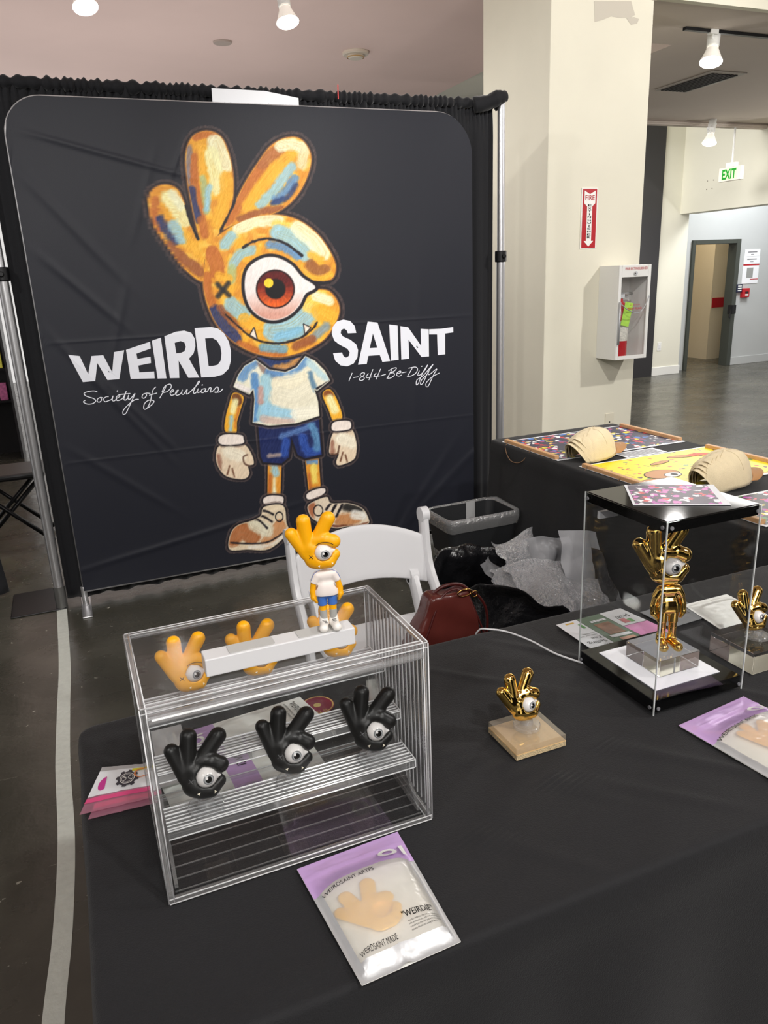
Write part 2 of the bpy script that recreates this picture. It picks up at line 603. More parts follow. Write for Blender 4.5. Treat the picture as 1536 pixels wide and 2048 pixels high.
M_cloth = mat('black_table_cloth', (22, 22, 25), 0.8, sheen=0.12, var=0.06, vscale=60, bump=0.25, bscale=500)
M_wood = mat('pale_oak_wood', (196, 152, 108), 0.5, var=0.14, vscale=25, stretch=(1, 10, 10))
M_gold = mat('polished_gold', (246, 204, 112), 0.07, metal=1.0)
M_yellow = mat('matte_yellow_vinyl', (244, 172, 8), 0.38, sss=0.05)
M_blackvinyl = mat('matte_black_vinyl', (13, 13, 14), 0.36)
M_clear = clear_mat('clear_acrylic_sheet', tint=(0.975, 0.98, 0.98), gloss=0.6)
M_clear_top = clear_mat('scuffed_clear_acrylic_top', tint=(0.96, 0.965, 0.97), gloss=0.8, rough=0.12)
M_clear_edge = clear_mat('clear_acrylic_edge', tint=(0.95, 0.955, 0.96), gloss=2.6, rough=0.10, haze=0.07)
M_ridge = clear_mat('ridged_clear_plastic', tint=(0.95, 0.955, 0.96), gloss=3.0, rough=0.10, haze=0.07)
M_glint = clear_mat('painted_acrylic_glint', tint=(0.9, 0.9, 0.91), gloss=3.5, rough=0.15, haze=0.72, hazecol=(0.95, 0.95, 0.97))  # whitened colour imitates light glinting along acrylic edges and ridges
M_block = mat('solid_clear_acrylic', (250, 252, 252), 0.02, trans=1.0, ior=1.49)
M_eye = mat('glossy_eye_white', (232, 228, 226), 0.12, coat=0.5)
M_iris = mat('grey_iris', (120, 122, 124), 0.15, coat=0.5)
M_iris_in = mat('pale_iris_ring', (168, 170, 172), 0.15, coat=0.5)
M_pupil = mat('black_pupil', (6, 6, 7), 0.08, coat=0.8)

# ------------------------------------------------------------------ the setting
Y0 = 4.25                        # front of the pillar
XP0, XP1 = 0.679 * Y0, 0.853 * Y0
ZL, ZR = 3.5, 3.075
struct('floor', MB().box((-9, -6, -0.1), (15, 15, 0)), floor_mat())
struct('ceiling', MB().box((-9, -6, ZL), (4.4, 15, ZL + 0.1)).box((4.4, -6, ZL), (15, Y0 - 0.05, ZL + 0.1)), M_ceil)
struct('ceiling', MB().box((XP1 + 0.002, Y0 - 0.009, ZR), (15, 5.0, ZR + 0.08)).box((4.45, 5.0, ZR), (15, 7.419, ZR + 0.08)), M_ceil_grey)
struct('ceiling', MB().box((4.6, 7.5, 3.62), (15, 13, 3.7)), M_white_wall)
struct('trim_1', MB().box((XP1 + 0.001, Y0 - 0.06, ZR - 0.002), (15, Y0 - 0.01, ZL)), M_cream)
wc = struct('wall_center', MB().box((XP0, Y0, 0), (XP1, 5.03, ZL)), M_cream, bevel=0.004)
pt = MB(); pt.poly([aty(a, b, Y0) + Vector((0, -0.0012, 0)) for a, b in ((1188, 2), (1189, 44), (1205, 40), (1222, 33), (1240, 36), (1262, 35), (1270, 30), (1262, 2))][::-1])
pt.build('paint_patch', mat('grey_touch_up_paint', (196, 190, 176), 0.75), wc)
pt = MB(); pt.poly([aty(a, b, Y0) + Vector((0, -0.0012, 0)) for a, b in ((1252, 36), (1262, 50), (1274, 47), (1278, 38), (1268, 34))][::-1])
pt.build('paint_patch', mat('grey_touch_up_paint', (196, 190, 176), 0.75), wc)
_zt = aty(1300, 248, 7.42).z
struct('trim_2', MB().box((4.6, 7.42, _zt), (15, 7.50, ZR + 0.02)).box((4.6, 7.40, ZR - 0.035), (15, 7.43, ZR - 0.02)), M_ceil_grey)
YB = 8.74
XW0 = aty(1312, 560, YB).x; XW1 = aty(1366, 600, YB).x
struct('wall_left', MB().box((5.6, YB - 0.03, 0), (XW0, YB + 0.1, 3.65)), M_dark_wall)
struct('wall_back', MB().box((XW0, YB, 0), (XW1, YB + 0.35, 3.65)), M_white_wall)
struct('baseboard_back', MB().box((XW0, YB - 0.014, 0), (XW1 + 0.012, YB, 0.12)), M_white, bevel=0.004)
struct('wall_right', MB().box((XW1 - 0.16, 6.6, 2.184), (XW1 + 0.1, YB, 3.65)), M_white_wall)
# added unseen black drape panels behind the viewer, darkening reflections in the gold
struct('added_dark_panels', MB().box((-7, -4.6, 0), (-1.4, -4.5, 2.4)).box((0.6, -4.6, 0), (4.2, -4.5, 2.4)).box((-6.2, -4.4, 0), (-6.1, 1.5, 2.4)).box((5.6, -4.4, 0), (5.7, 0.2, 2.4)), M_drape)
for a, b in ((1415, 362), (1427, 360), (1413, 379), (1424, 377)):
    q_ = atx(a, b, XW1 - 0.162)
    MB().cyl(q_, q_ + Vector((0.003, 0, 0)), 0.007, n=10).build('screw_hole', mat('hole_grey', (120, 112, 100), 0.8), bpy.data.objects['wall_right'])
# wall with the doorway
YD = 8.95
DX0 = aty(1381, 600, YD).x - 0.02; DX1 = aty(1463, 600, YD).x; DZ = aty(1430, 488, YD).z
wm = MB()
wm.box((XW1, YD, DZ), (13, YD + 0.12, 3.65)).box((DX1, YD, 0), (13, YD + 0.12, DZ)).box((XW1 - 0.1, YD, 0), (DX0, YD + 0.12, DZ))
struct('wall_door', wm, M_blue_grey)
struct('baseboard_door', MB().box((DX1 + 0.05, YD - 0.014, 0), (13, YD, 0.12)), M_blue_grey, bevel=0.004)
M_frame = mat('dark_grey_door_frame', (62, 66, 60), 0.4)
fr = MB()
fr.box((DX0 - 0.04, YD - 0.03, 0), (DX0 + 0.02, YD + 0.13, DZ + 0.06))
fr.box((DX1 - 0.02, YD - 0.03, 0), (DX1 + 0.06, YD + 0.13, DZ + 0.06))
fr.box((DX0 + 0.02, YD - 0.03, DZ), (DX1 - 0.02, YD + 0.13, DZ + 0.06))
d1 = struct('door_1', fr, M_frame, bevel=0.004)
lt = MB(); _p = aty(1462, 618, YD - 0.05)
lt.box((_p.x - 0.05, YD - 0.12, _p.z - 0.07), (_p.x + 0.03, YD - 0.03, _p.z + 0.06)); lt.cyl((_p.x - 0.04, YD - 0.09, _p.z), (_p.x - 0.06, YD - 0.09, _p.z - 0.13), 0.014)
lt.build('door_latch', M_black_metal, d1, bevel=0.006)
# corridor beyond the doorway
_xa = aty(1386, 600, 10.4).x; _xb = aty(1424, 600, 10.4).x
struct('wall_corridor_back', MB().box((_xa - 2, 10.4, 0), (_xb + 2.5, 10.5, 3.0)), M_beige)
_xs = aty(1422, 600, 9.75).x
struct('wall_corridor_side', MB().box((_xs, 9.75, 0), (_xs + 2.5, 10.39, 3.0)), mat('pale_corridor_paint', (214, 200, 172), 0.7))
struct('ceiling', MB().box((_xa - 2, YD + 0.12, 2.6), (_xb + 2.5, 10.5, 2.7)), M_beige)
_r0 = aty(1425, 596, 9.745); _r1 = aty(1456, 613, 9.745)
tag(MB().box((_r0.x, 9.738, _r1.z), (_r1.x, 9.75, _r0.z)).build('wall_sign', M_red), 'plain dark red rectangular panel on the corridor wall seen through the doorway', 'sign')

# screw holes left in the soffit
# ------------------------------------------------------------------ lamps on tracks
M_bulb = mat('lit_bulb_face', (255, 250, 240), 0.3, emit=(255, 246, 232), estr=14)
M_bulb_side = mat('frosted_bulb_cone', (250, 246, 238), 0.3, emit=(255, 244, 228), estr=0.25)


def track_lamp(bulb, tilt, ztop, label, scale=1.0):
    t = thing('track_lamp', label, 'lamp', (bulb[0], bulb[1], ztop), 0, 'track lamps under the ceiling')
    bp = Vector(bulb) - Vector((bulb[0], bulb[1], ztop))
    d = Vector(tilt).normalized()          # the way the bulb points
    back = bp - d * 0.30 * scale
    s = scale
    MB().box((-0.035 * s, -0.02 * s, -0.03 * s), (0.035 * s, 0.02 * s, 0.0)).build('track_adapter', M_white, t, bevel=0.004)
    a = MB(); off = Vector((0.045 * s, 0, 0))
    a.tube([Vector((0.0, 0, -0.03 * s)), Vector((0.0, 0, -0.05 * s)), off + Vector((0, 0, -0.06 * s)), off + back + d * 0.06 * s], 0.006 * s)
    a.cyl(off + back + d * 0.06 * s - Vector((0.03 * s, 0, 0)), off + back + d * 0.06 * s + Vector((0.012 * s, 0, 0)), 0.012 * s)
    a.tube([Vector((0, 0, -0.03 * s)), back], 0.009 * s)
    a.build('yoke', M_white, t, smooth=True, auto=40)
    h = MB(); h.cyl(back, back + d * 0.17 * s, 0.042 * s, n=28); h.build('lamp_housing', M_white, t, smooth=True, auto=40, bevel=0.003)
    c = MB(); c.cyl(back + d * 0.17 * s, back + d * 0.18 * s, 0.036 * s, 0.04 * s, 28); c.cyl(back + d * 0.18 * s, back + d * 0.275 * s, 0.036 * s, 0.076 * s, 28, caps=False)
    b = c.build('bulb', M_bulb_side, t, smooth=True, auto=40)
    f = MB(); q = d.orthogonal().normalized(); w = d.cross(q)
    f.grid(lambda u, v: back + d * (0.275 + 0.022 * math.cos(v * math.pi / 2)) * s + (q * math.cos(u * 2 * math.pi) + w * math.sin(u * 2 * math.pi)) * 0.076 * s * math.sin(v * math.pi / 2 + 0.001), 28, 6)
    f.build('bulb_lens', M_bulb, b, smooth=True)
    wp = Vector(bulb)
    spot('track_light', wp + d * 0.03, wp + d * 3, 55, 168, 0.9, 0.07)
    return t


for px, py, Y, til, zt, lb in (
        (173, 22, 5.6, (0.1, -0.35, -1), ZL, 'white track lamp with lit bulb, cut by the photo edge above the banner top left'),
        (577, 52, 5.6, (0.05, -0.3, -1), ZL, 'white track lamp with lit bulb hanging above the middle of the banner'),
        (1421, 131, 4.62, (-0.25, -0.2, -1), ZR, 'white track lamp hanging from the short black track under the grey ceiling'),
        (1418, 290, 7.25, (-0.3, -0.2, -1), ZR - 0.09, 'small distant track lamp in front of the white wall beside the exit sign')):
    b_ = aty(px, py, Y)
    track_lamp((b_.x, b_.y, b_.z), til, zt, lb)
for (x0, x1, y_, z_, lb) in ((aty(173, 22, 5.6).x - 1.5, aty(577, 52, 5.6).x + 1.2, 5.6, ZL, 'white ceiling track above the banner carrying two lamps'),):
    tag(MB().box((x0, y_ - 0.018, z_ - 0.012), (x1, y_ + 0.018, z_ - 0.001)).build('lamp_track', M_white), lb, 'track')
_t0 = atz(1388, 46, ZR)
tk = MB().box((_t0.x, 4.61, ZR - 0.02), (8.5, 4.64, ZR - 0.001))
tag(tk.build('lamp_track', M_black_metal), 'short black lamp track on the grey ceiling beside the pillar', 'track')
# vent in the grey ceiling
v0 = atz(1335, 174, ZR); v1 = atz(1436, 151, ZR)
vt = thing('ceiling_vent', 'dark slotted air vent in the grey ceiling behind the track lamp', 'vent', (v0.x + 0.1, v0.y, ZR))
dv = Vector((v1.x - v0.x - 0.05, v1.y - v0.y, 0)); L_ = abs(dv.y) + 0.15
MB().box((-0.16, -L_, -0.012), (0.22, 0.1, -0.002)).build('vent_frame', mat('vent_frame_paint', (176, 168, 160), 0.5), vt, bevel=0.003)
sl = MB()
for i in range(7):
    sl.box((-0.12 + i * 0.043, -L_ + 0.05, -0.02), (-0.095 + i * 0.043, 0.06, -0.011))
sl.build('vent_slots', mat('vent_shadow', (40, 36, 36), 0.7), vt)
# smoke detector, ceiling cap
p_ = atz(711, 104, ZL)
sd = thing('smoke_detector', 'round beige smoke detector on the ceiling above the banner', 'smoke detector', p_)
MB().lathe([(0.0, -0.055), (0.06, -0.055), (0.075, -0.04), (0.075, -0.03), (0.11, -0.028), (0.12, -0.02), (0.12, -0.001)], n=36).build('detector_body', mat('beige_detector', (208, 196, 180), 0.5), sd, smooth=True, auto=30)
MB().lathe([(0.077, -0.048), (0.082, -0.044), (0.077, -0.04)], n=36).build('sensor_ring', mat('amber_ring', (186, 150, 92), 0.5), sd, smooth=True)
p_ = atz(445, 84, ZL)
tag(MB().lathe([(0, -0.012), (0.075, -0.012), (0.082, -0.001)], n=36).map(lambda v: v + p_).build('sprinkler_cap', mat('cap_grey', (176, 158, 148), 0.5), smooth=True, auto=30), 'flat round sprinkler cover plate on the ceiling left of the smoke detector', 'sprinkler cap')

# exit sign
xs = 7.6
e0 = atx(1436, 365, xs); e1 = atx(1480, 357, xs); et = atx(1438, 338, xs)
ex = thing('exit_sign', 'hanging EXIT sign with green letters on a white box', 'exit sign', (xs, (e0.y + e1.y) / 2, e0.z))
hy = abs(e0.y - e1.y) / 2; hz = et.z - e0.z
MB().box((0, -hy, 0), (0.055, hy, hz)).build('sign_box', mat('exit_box', (232, 226, 214), 0.5), ex, bevel=0.004)
MB().box((-0.002, -hy * 0.68, hz * 0.1), (0.0, hy * 0.72, hz * 0.9)).build('lit_panel', mat('exit_panel', (214, 250, 190), 0.4, emit=(205, 250, 180), estr=0.25), ex)
put_text(MB(), 'EXIT', (0, hy * 0.66, hz * 0.17), (0, -1, 0), (0, 0, 1), 1, width=hy * 1.28, height=hz * 0.68, off=0.004, bold=0.035).build('letters', mat('exit_green', (10, 140, 34), 0.4, emit=(10, 170, 40), estr=0.15), ex)
MB().box((0.0, -0.07, hz), (0.06, 0.07, hz + 0.05)).build('canopy', M_white, ex, bevel=0.004)
MB().cyl((0.028, 0, hz + 0.04), (0.028, 0, 3.62 - e0.z), 0.012).build('stem', M_white, ex, smooth=True, auto=40)

# things on the pillar
s0 = aty(1163, 376, Y0); s1 = aty(1195, 377, Y0); s2 = aty(1160, 498, Y0)
sw, sh = s1.x - s0.x, s0.z - s2.z
fs = thing('fire_extinguisher_sign', 'tall red and white FIRE EXTINGUISHER arrow sign on the pillar', 'sign', (s0.x, Y0 - 0.004, s2.z))
MB().box((0, -0.002, 0), (sw, 0.003, sh)).build('sign_plate', M_signwhite, fs)
rd = MB(); y_ = -0.0035; m_ = 0.004
def P2(x, z): return (x * sw, y_, z * sh)
rd.add([P2(*p) for p in [(.06, .015), (.94, .015), (.94, .985), (.06, .985)]], [(0, 1, 2, 3)])
rd.build('red_field', M_red, fs)
y_ = -0.0045
ar = MB().poly([P2(*p) for p in [(.5, .035), (.80, .13), (.66, .13), (.66, .70), (.84, .75), (.84, .955), (.5, .90), (.16, .955), (.16, .75), (.34, .70), (.34, .13), (.20, .13)]])
ar.build('arrow', M_signwhite, fs)
lt = MB()
put_text(lt, 'FIRE', P2(.21, .80), (1, 0, 0), (0, 0, 1), 1, width=sw * .58, height=sh * .085, off=0.001, mi=0, bold=0.01)
lt.build('red_letters', M_red, fs)
lt = MB()
for i, ch in enumerate('EXTINGUISHER'):
    put_text(lt, ch, P2(.39 if ch != 'I' else .47, .70 - i * .0478), (1, 0, 0), (0, 0, 1), 1, width=sw * (.22 if ch != 'I' else .06), height=sh * .033, off=0.001, mi=0, bold=0.02)
lt.build('black_letters', M_ink, fs)

# extinguisher cabinet: back on the pillar, glass front
c0 = aty(1199, 535, Y0)
rr = ray(1237, 531); rk = rr[0] / rr[1]
cd_ = Y0 - c0.x / rk
yf = Y0 - cd_
c1 = aty(1301, 528, yf); cb = aty(1226, 721, yf); ctp = aty(1237, 531, yf)
cw, chh, cd_ = c1.x - c0.x, ctp.z - cb.z, cd_
cab = thing('extinguisher_cabinet', 'white wall cabinet with glass front holding a fire extinguisher, on the pillar', 'cabinet', (c0.x, Y0, cb.z))
bx = MB()
t_ = 0.008
bx.box((0, -cd_, 0), (t_, 0, chh)).box((cw - t_, -cd_, 0), (cw, 0, chh)).box((t_, -cd_, 0), (cw - t_, 0, t_)).box((t_, -cd_, chh - t_), (cw - t_, 0, chh)).box((t_, -t_, t_), (cw - t_, -0.001, chh - t_))
bx.build('body', M_white, cab, bevel=0.002)
dr = MB()
dr.box((0, -cd_ - 0.012, 0), (0.022, -cd_, chh)).box((cw - 0.022, -cd_ - 0.012, 0), (cw, -cd_, chh)).box((0.022, -cd_ - 0.012, 0), (cw - 0.022, -cd_, 0.024)).box((0.022, -cd_ - 0.012, chh * 0.875), (cw - 0.022, -cd_, chh))
door = dr.build('door', M_white, cab, bevel=0.002)
MB().box((0.02, -cd_ - 0.006, 0.02), (cw - 0.02, -cd_ - 0.003, chh * 0.88)).build('glass_pane', M_clear, door)
put_text(MB(), 'FIRE EXTINGUISHER', (cw * .18, -cd_ - 0.012, chh * .95), (1, 0, 0), (0, 0, 1), 1, width=cw * .70, height=chh * .026, off=0.001, bold=0.01).build('lettering', M_red, door)
tg = MB()
put_text(tg, 'BREAK GLASS', (cw * .32, -cd_ - 0.006, chh * .535), (1, 0, 0), (0, 0, 1), 1, width=cw * .46, height=chh * .022, off=0.001, bold=0.015)
put_text(tg, 'IN CASE OF FIRE', (cw * .40, -cd_ - 0.006, chh * .575), (1, 0, 0), (0, 0, 1), 1, width=cw * .32, height=chh * .012, off=0.001)
tg.build('glass_lettering', M_red, door)
lk = MB(); lk.cyl((cw * .5, -cd_ - 0.012, chh * .915), (cw * .5, -cd_ - 0.02, chh * .915), 0.012); lk.cyl((cw * .5, -cd_ - 0.02, chh * .915), (cw * .5, -cd_ - 0.026, chh * .915), 0.007)
lk.build('lock', M_chrome, door, smooth=True, auto=30)
chn = MB(); chn.tube(catmull([(0.006, -cd_ - 0.018, chh * .62), (cw * .3, -cd_ - 0.03, chh * .53), (cw * .62, -cd_ - 0.03, chh * .50), (cw * .85, -cd_ - 0.02, chh * .58), (cw - 0.004, -cd_ - 0.016, chh * .68)], 5), 0.003, 6)
chn.tube([(0.010, -cd_ - 0.022, chh * .62), (0.010, -cd_ - 0.022, chh * .17)], 0.007, 8)
chn.build('hammer_and_chain', mat('dull_chain_steel', (176, 178, 182), 0.4, metal=0.4), cab, smooth=True)
exx = thing('fire_extinguisher', 'red fire extinguisher with white label and green tag inside the wall cabinet', 'fire extinguisher', (c0.x + cw * .40, Y0 - cd_ * .52, cb.z + t_ + 0.001))
er = min(cw * .22, cd_ * .34)
zt_ = chh * .60
MB().lathe([(0, 0), (er * .9, 0), (er, 0.01), (er, zt_ * .85), (er * .8, zt_ * .95), (er * .35, zt_), (er * .3, zt_ + 0.02), (0, zt_ + 0.02)], n=32).build('cylinder', mat('extinguisher_red', (190, 24, 34), 0.25, coat=0.3), exx, smooth=True, auto=40)
MB().lathe([(er + .001, zt_ * .30), (er + .001, zt_ * .66)], n=32).build('paper_label', mat('label_white', (214, 210, 200), 0.5, var=0.25, vscale=90), exx, smooth=True)
vl = MB(); vl.box((-0.02, -0.02, zt_ + 0.02), (0.02, 0.02, zt_ + 0.05)); vl.box((-0.01, -0.012, zt_ + 0.05), (0.085, 0.012, zt_ + 0.058), Matrix.Translation((0, 0, 0)))
vl.tube([(0, 0, zt_ + 0.04), (0.05, 0, zt_ + 0.03), (0.10, 0, zt_ + 0.045)], 0.006)
vl.build('valve', M_chrome, exx, bevel=0.002)
hs = MB(); hs.tube(catmull([(0, 0, zt_ + 0.03), (-er * .8, -er * .6, zt_ * .95), (-er * 1.1, -er * .6, zt_ * .7), (-er * 1.1, -er * .4, zt_ * .1)], 6), 0.008)
hs.build('hose', M_black_metal, exx, smooth=True)
tg = MB(); Mt = Matrix.Translation((er * .35, -er - 0.008, zt_ * .99)) @ Matrix.Rotation(math.radians(12), 4, 'Y')
tg.box((-0.03, -0.001, -0.15), (0.035, 0.0, 0.0), Mt)
tg.build('inspection_tag', mat('lime_tag', (176, 226, 72), 0.5, var=0.12, vscale=60), exx)

# outlets, switches, notices
def plate(name, label, cat, p, w, h, n=(0, -1, 0), m=M_white, extra=None):
    t = MB().box((p[0] - w / 2, p[1] - 0.006, p[2] - h / 2), (p[0] + w / 2, p[1], p[2] + h / 2))
    return tag(t.build(name, m, bevel=0.002), label, cat)
p_ = aty(1218, 838, Y0)
o_ = thing('wall_box_cover', 'cream blank wall plate low on the pillar just above the second table', 'wall plate', (p_.x, Y0, p_.z - .02))
MB().box((-0.035, -0.006, -0.06), (0.035, 0, 0.06)).build('plate', mat('cream_plate', (224, 218, 198), 0.4), o_, bevel=0.002)
MB().cyl((0.0, -0.006, 0.0), (0.0, -0.008, 0.0), 0.005).build('screw', M_black_metal, o_)
p_ = aty(1318, 693, YB)
o_ = thing('light_switch', 'white switch plate on the far white wall left of the doorway', 'switch', (p_.x, YB, p_.z))
MB().box((-0.035, -0.006, -0.06), (0.035, 0, 0.06)).build('plate', M_white, o_, bevel=0.002)
MB().box((-0.016, -0.01, -0.033), (0.016, -0.006, 0.033)).build('rocker', M_plastic_white, o_, bevel=0.002)
for (a, b, c_, d_, lab, mm) in ((1490, 499, 1519, 512, 'upper small white printed notice on the grey wall right of the doorway', 0), (1488, 513, 1518, 527, 'lower small white printed notice just above the fire plan', 0)):
    q0 = aty(a, b, YD); q1 = aty(c_, d_, YD)
    nt_ = thing('wall_notice', lab, 'notice', (q0.x, YD, q1.z))
    w_, h_ = q1.x - q0.x, q0.z - q1.z
    MB().box((0, -0.006, 0), (w_, -0.001, h_)).build('sheet', M_paper, nt_)
    for q_ in ((.2, .55, .8, .68), (.4, .25, .6, .33)):
        MB().box((w_ * q_[0], -0.0075, h_ * q_[1]), (w_ * q_[2], -0.0065, h_ * q_[3])).build('printed_line', mat('grey_ink', (120, 120, 124), 0.5), nt_)
q0 = aty(1486, 529, YD); q1 = aty(1514, 566, YD); w_, h_ = q1.x - q0.x, q0.z - q1.z
nt_ = thing('evacuation_plan', 'white evacuation plan poster with red header below the small notices', 'notice', (q0.x, YD, q1.z))
MB().box((0, -0.006, 0), (w_, -0.001, h_)).build('sheet', M_paper, nt_)
MB().box((0, -0.0075, h_ * .93), (w_, -0.0065, h_)).build('red_header', M_red, nt_)
MB().box((w_ * .5, -0.0075, h_ * .2), (w_, -0.0065, h_ * .24)).build('red_line', M_red, nt_)
MB().box((w_ * .25, -0.0075, h_ * .3), (w_ * .65, -0.0065, h_ * .82)).build('floor_plan_drawing', mat('plan_grey', (150, 152, 150), 0.5), nt_)
q0 = aty(1468, 569, YD); q1 = aty(1480, 584, YD); w_, h_ = q1.x - q0.x, q0.z - q1.z
o_ = thing('door_sign', 'small navy sign with white lines beside the door frame', 'sign', (q0.x, YD - 0.03, q1.z))
MB().box((0.02, -0.006, 0), (w_, 0.029, h_)).build('plate', mat('navy_sign', (28, 34, 60), 0.4), o_, bevel=0.001)
tt = MB()
for k in range(3): tt.box((w_ * .35, -0.0075, h_ * (.15 + .28 * k)), (w_ * .9, -0.0065, h_ * (.27 + .28 * k)))
tt.build('lettering', M_signwhite, o_)
q0 = aty(1480, 577, YD); q1 = aty(1493, 597, YD)
o_ = thing('fire_alarm_pull', 'red fire alarm pull station on the grey wall right of the navy sign', 'fire alarm', (q0.x, YD, q1.z))
w_, h_ = q1.x - q0.x, q0.z - q1.z
MB().box((0.01, -0.05, 0.02), (w_, 0, h_)).build('body', M_red, o_, bevel=0.006)
MB().box((w_ * .4, -0.056, h_ * .5), (w_ * .8, -0.05, h_ * .7)).build('pull_handle', M_black_metal, o_, bevel=0.002)
MB().box((w_ * .4, -0.056, h_ * .3), (w_ * .8, -0.05, h_ * .45)).build('label', M_signwhite, o_)

# white tape on the floor
tp = catmull([(-0.203, 3.93, 0), (-0.198, 3.3, 0), (-0.207, 2.9, 0), (-0.214, 2.5, 0), (-0.209, 2.1, 0), (-0.223, 1.75, 0), (-0.248, 1.45, 0), (-0.262, 1.0, 0), (-0.27, 0.4, 0)], 6)
tm = MB(); w_ = 0.024
vs = []
for p in tp: vs += [(p.x - w_, p.y, 0.0015), (p.x + w_, p.y, 0.0015)]
tm.add(vs, [(2 * i, 2 * i + 1, 2 * i + 3, 2 * i + 2) for i in range(len(tp) - 1)])
tag(tm.build('floor_tape', mat('white_gaffer_tape', (205, 208, 200), 0.6, var=0.06, vscale=40, bump=0.3, bscale=60)), 'long strip of white tape running along the dark floor beside the table', 'tape')

# ------------------------------------------------------------------ pipe and drape
YDR = 3.98


def drape_sheet(x0, x1, y, z0, z1, name, label, seed=0, waves=60, amp=0.012, flare=0.0, top_gather=True, cat='drape', nx=420, nz=46):
    rng = random.Random(seed)
    ph = [rng.uniform(0, 6.28) for _ in range(6)]
    w = x1 - x0

    def fn(u, v):
        x = x0 + u * w
        z = z1 + (z0 - z1) * v
        g = 1.0 if v > 0.06 else 1.0
        a = amp * (0.35 + 0.9 * v) if top_gather else amp
        yy = a * (math.sin(u * waves + ph[0] + 1.5 * math.sin(u * 9 + ph[1]) + 0.3 * v) + 0.5 * math.sin(u * waves * 2.3 + ph[2] + v))
        if top_gather and v < 0.05:
            k = 1 - v / 0.05
            yy += 0.012 * k * math.sin(u * waves * 6 + 4 * math.sin(u * 40))
            z += 0.007 * k * math.sin(u * waves * 7.7 + 3 * math.sin(u * 55 + 1)) * (1 if v < 0.01 else 0.3)
        fx = flare * v * v * u
        return (x + fx, y + yy, z)
    mb = MB(); mb.grid(fn, nx, nz)
    o = mb.build(name, M_drape, smooth=True, solid=0.002)
    return tag(o, label, cat)


XL, XR = -0.20, aty(1000, 800, 3.95).x
ZP = aty(991, 197, 3.95).z
drape_sheet(XL + 0.03, XR - 0.03, YDR, 0.03, ZP - 0.02, 'back_drape', 'long black pleated drape gathered on a rod behind the printed banner', 3, waves=95)

def ruffle(u, v):
    a_ = v * 2 * math.pi
    x = XL + 0.01 + u * (XR - XL - 0.02)
    r = 0.022 + 0.004 * math.sin(u * 420 + 5 * math.sin(u * 37)) + 0.003 * math.sin(u * 190 + 3 * math.sin(u * 23 + 2)) + 0.004 * noise.noise(Vector((x * 40, a_, 0)))
    return (x, YDR + r * math.cos(a_), ZP - 0.022 + r * math.sin(a_) * 1.15)
r_ = MB(); r_.grid(ruffle, 1500, 10)
_dr = bpy.data.objects['back_drape']
r_.build('rod_pocket', M_drape, _dr, smooth=True)


def upright(x, label, plate_box, collar=None):
    t = thing('drape_pole', label, 'pole', (x, 3.95, 0))
    MB().cyl((0, 0, 0.012), (0, 0, 1.62), 0.024, n=28).build('lower_tube', M_alu, t, smooth=True, auto=40)
    MB().cyl((0, 0, 1.6), (0, 0, ZP - 0.02), 0.0205, n=28).build('upper_tube', M_alu, t, smooth=True, auto=40)
    c = MB().cyl((0, 0, 1.60), (0, 0, 1.66), 0.033, n=28); c.cyl((0, -0.02, 1.63), (0, -0.046, 1.63), 0.012)
    c.build('locking_collar', M_black_metal, t, smooth=True, auto=40, bevel=0.004)
    b = MB().cyl((0, 0, 0.0), (0, 0, 0.12), 0.028, n=28)
    b.build('socket', mat('dull_steel', (120, 120, 118), 0.4, metal=0.7), t, smooth=True, auto=40)
    lo, hi = plate_box
    MB().box(lo, hi).build('base_plate', M_black_metal, t, bevel=0.006)
    return t


upright(XL, 'left aluminium drape pole standing on a black steel base plate', ((-0.24, -0.03, 0), (0.02, 0.30, 0.008)))
upright(XR, 'right aluminium drape pole with a black collar, in front of the pillar', ((-0.1, 0.03, 0), (0.2, 0.3, 0.008)))
# cloth wrapped round the right top corner
hk = MB(); hk.tube(catmull([(XR - 0.16, YDR - 0.01, ZP - 0.035), (XR - 0.09, YDR - 0.03, ZP - 0.02), (XR - 0.03, 3.93, ZP), (XR + 0.015, 3.935, ZP + 0.008)], 6), [0.04] * 6 + [0.038] * 6 + [0.03] * 6 + [0.022], 14)
tag(hk.map(lambda v: v + Vector((0, 0, 0.012 * noise.noise(v * 30)))).build('drape_end', M_drape, smooth=True), 'bunched black drape end wrapped over the top of the right pole', 'drape')

# sign paper and red zip tie on top of the drape
a0 = aty(423, 176, 3.93); a1 = aty(424, 203, 3.93); a2 = aty(597, 211, 3.93); a3 = aty(597, 196, 3.93); a4 = aty(530, 182, 3.93)
a1.z -= 0.07; a2.z -= 0.07
sgn = thing('paper_sign', 'white paper sign pinned to the drape top, mostly hidden behind the banner', 'sign', a1)
MB().prism([Vector((p.x - a1.x, 0, p.z - a1.z)) for p in (a1, a2, a3, a4, a0)], (0, 0.002, 0)).build('sheet', M_paper, sgn)
put_text(MB(), 'WEIRD SAINT', (0.055, 0, 0.012), (1, 0, 0), (0, 0, 1), 1, width=0.36, height=0.058, off=0.001, bold=0.01).build('lettering', M_ink, sgn)
p0 = aty(679, 167, 3.9); p1 = aty(680, 196, 3.9)
z_ = MB(); z_.tube([Vector((p0.x, 3.925, p0.z)), Vector((p1.x, 3.925, p1.z))], 0.003, 6)
tag(z_.build('zip_tie', mat('red_plastic_tie', (214, 40, 44), 0.4, emit=(180, 20, 20), estr=0.0)), 'thin red zip tie sticking up from the drape top', 'zip tie')

# ------------------------------------------------------------------ printed banner
YBN = 3.90
XB0, XB1 = -0.085, 2.165
ZB0, ZB1 = 0.09, aty(450, 207, YBN).z
RC = 0.2


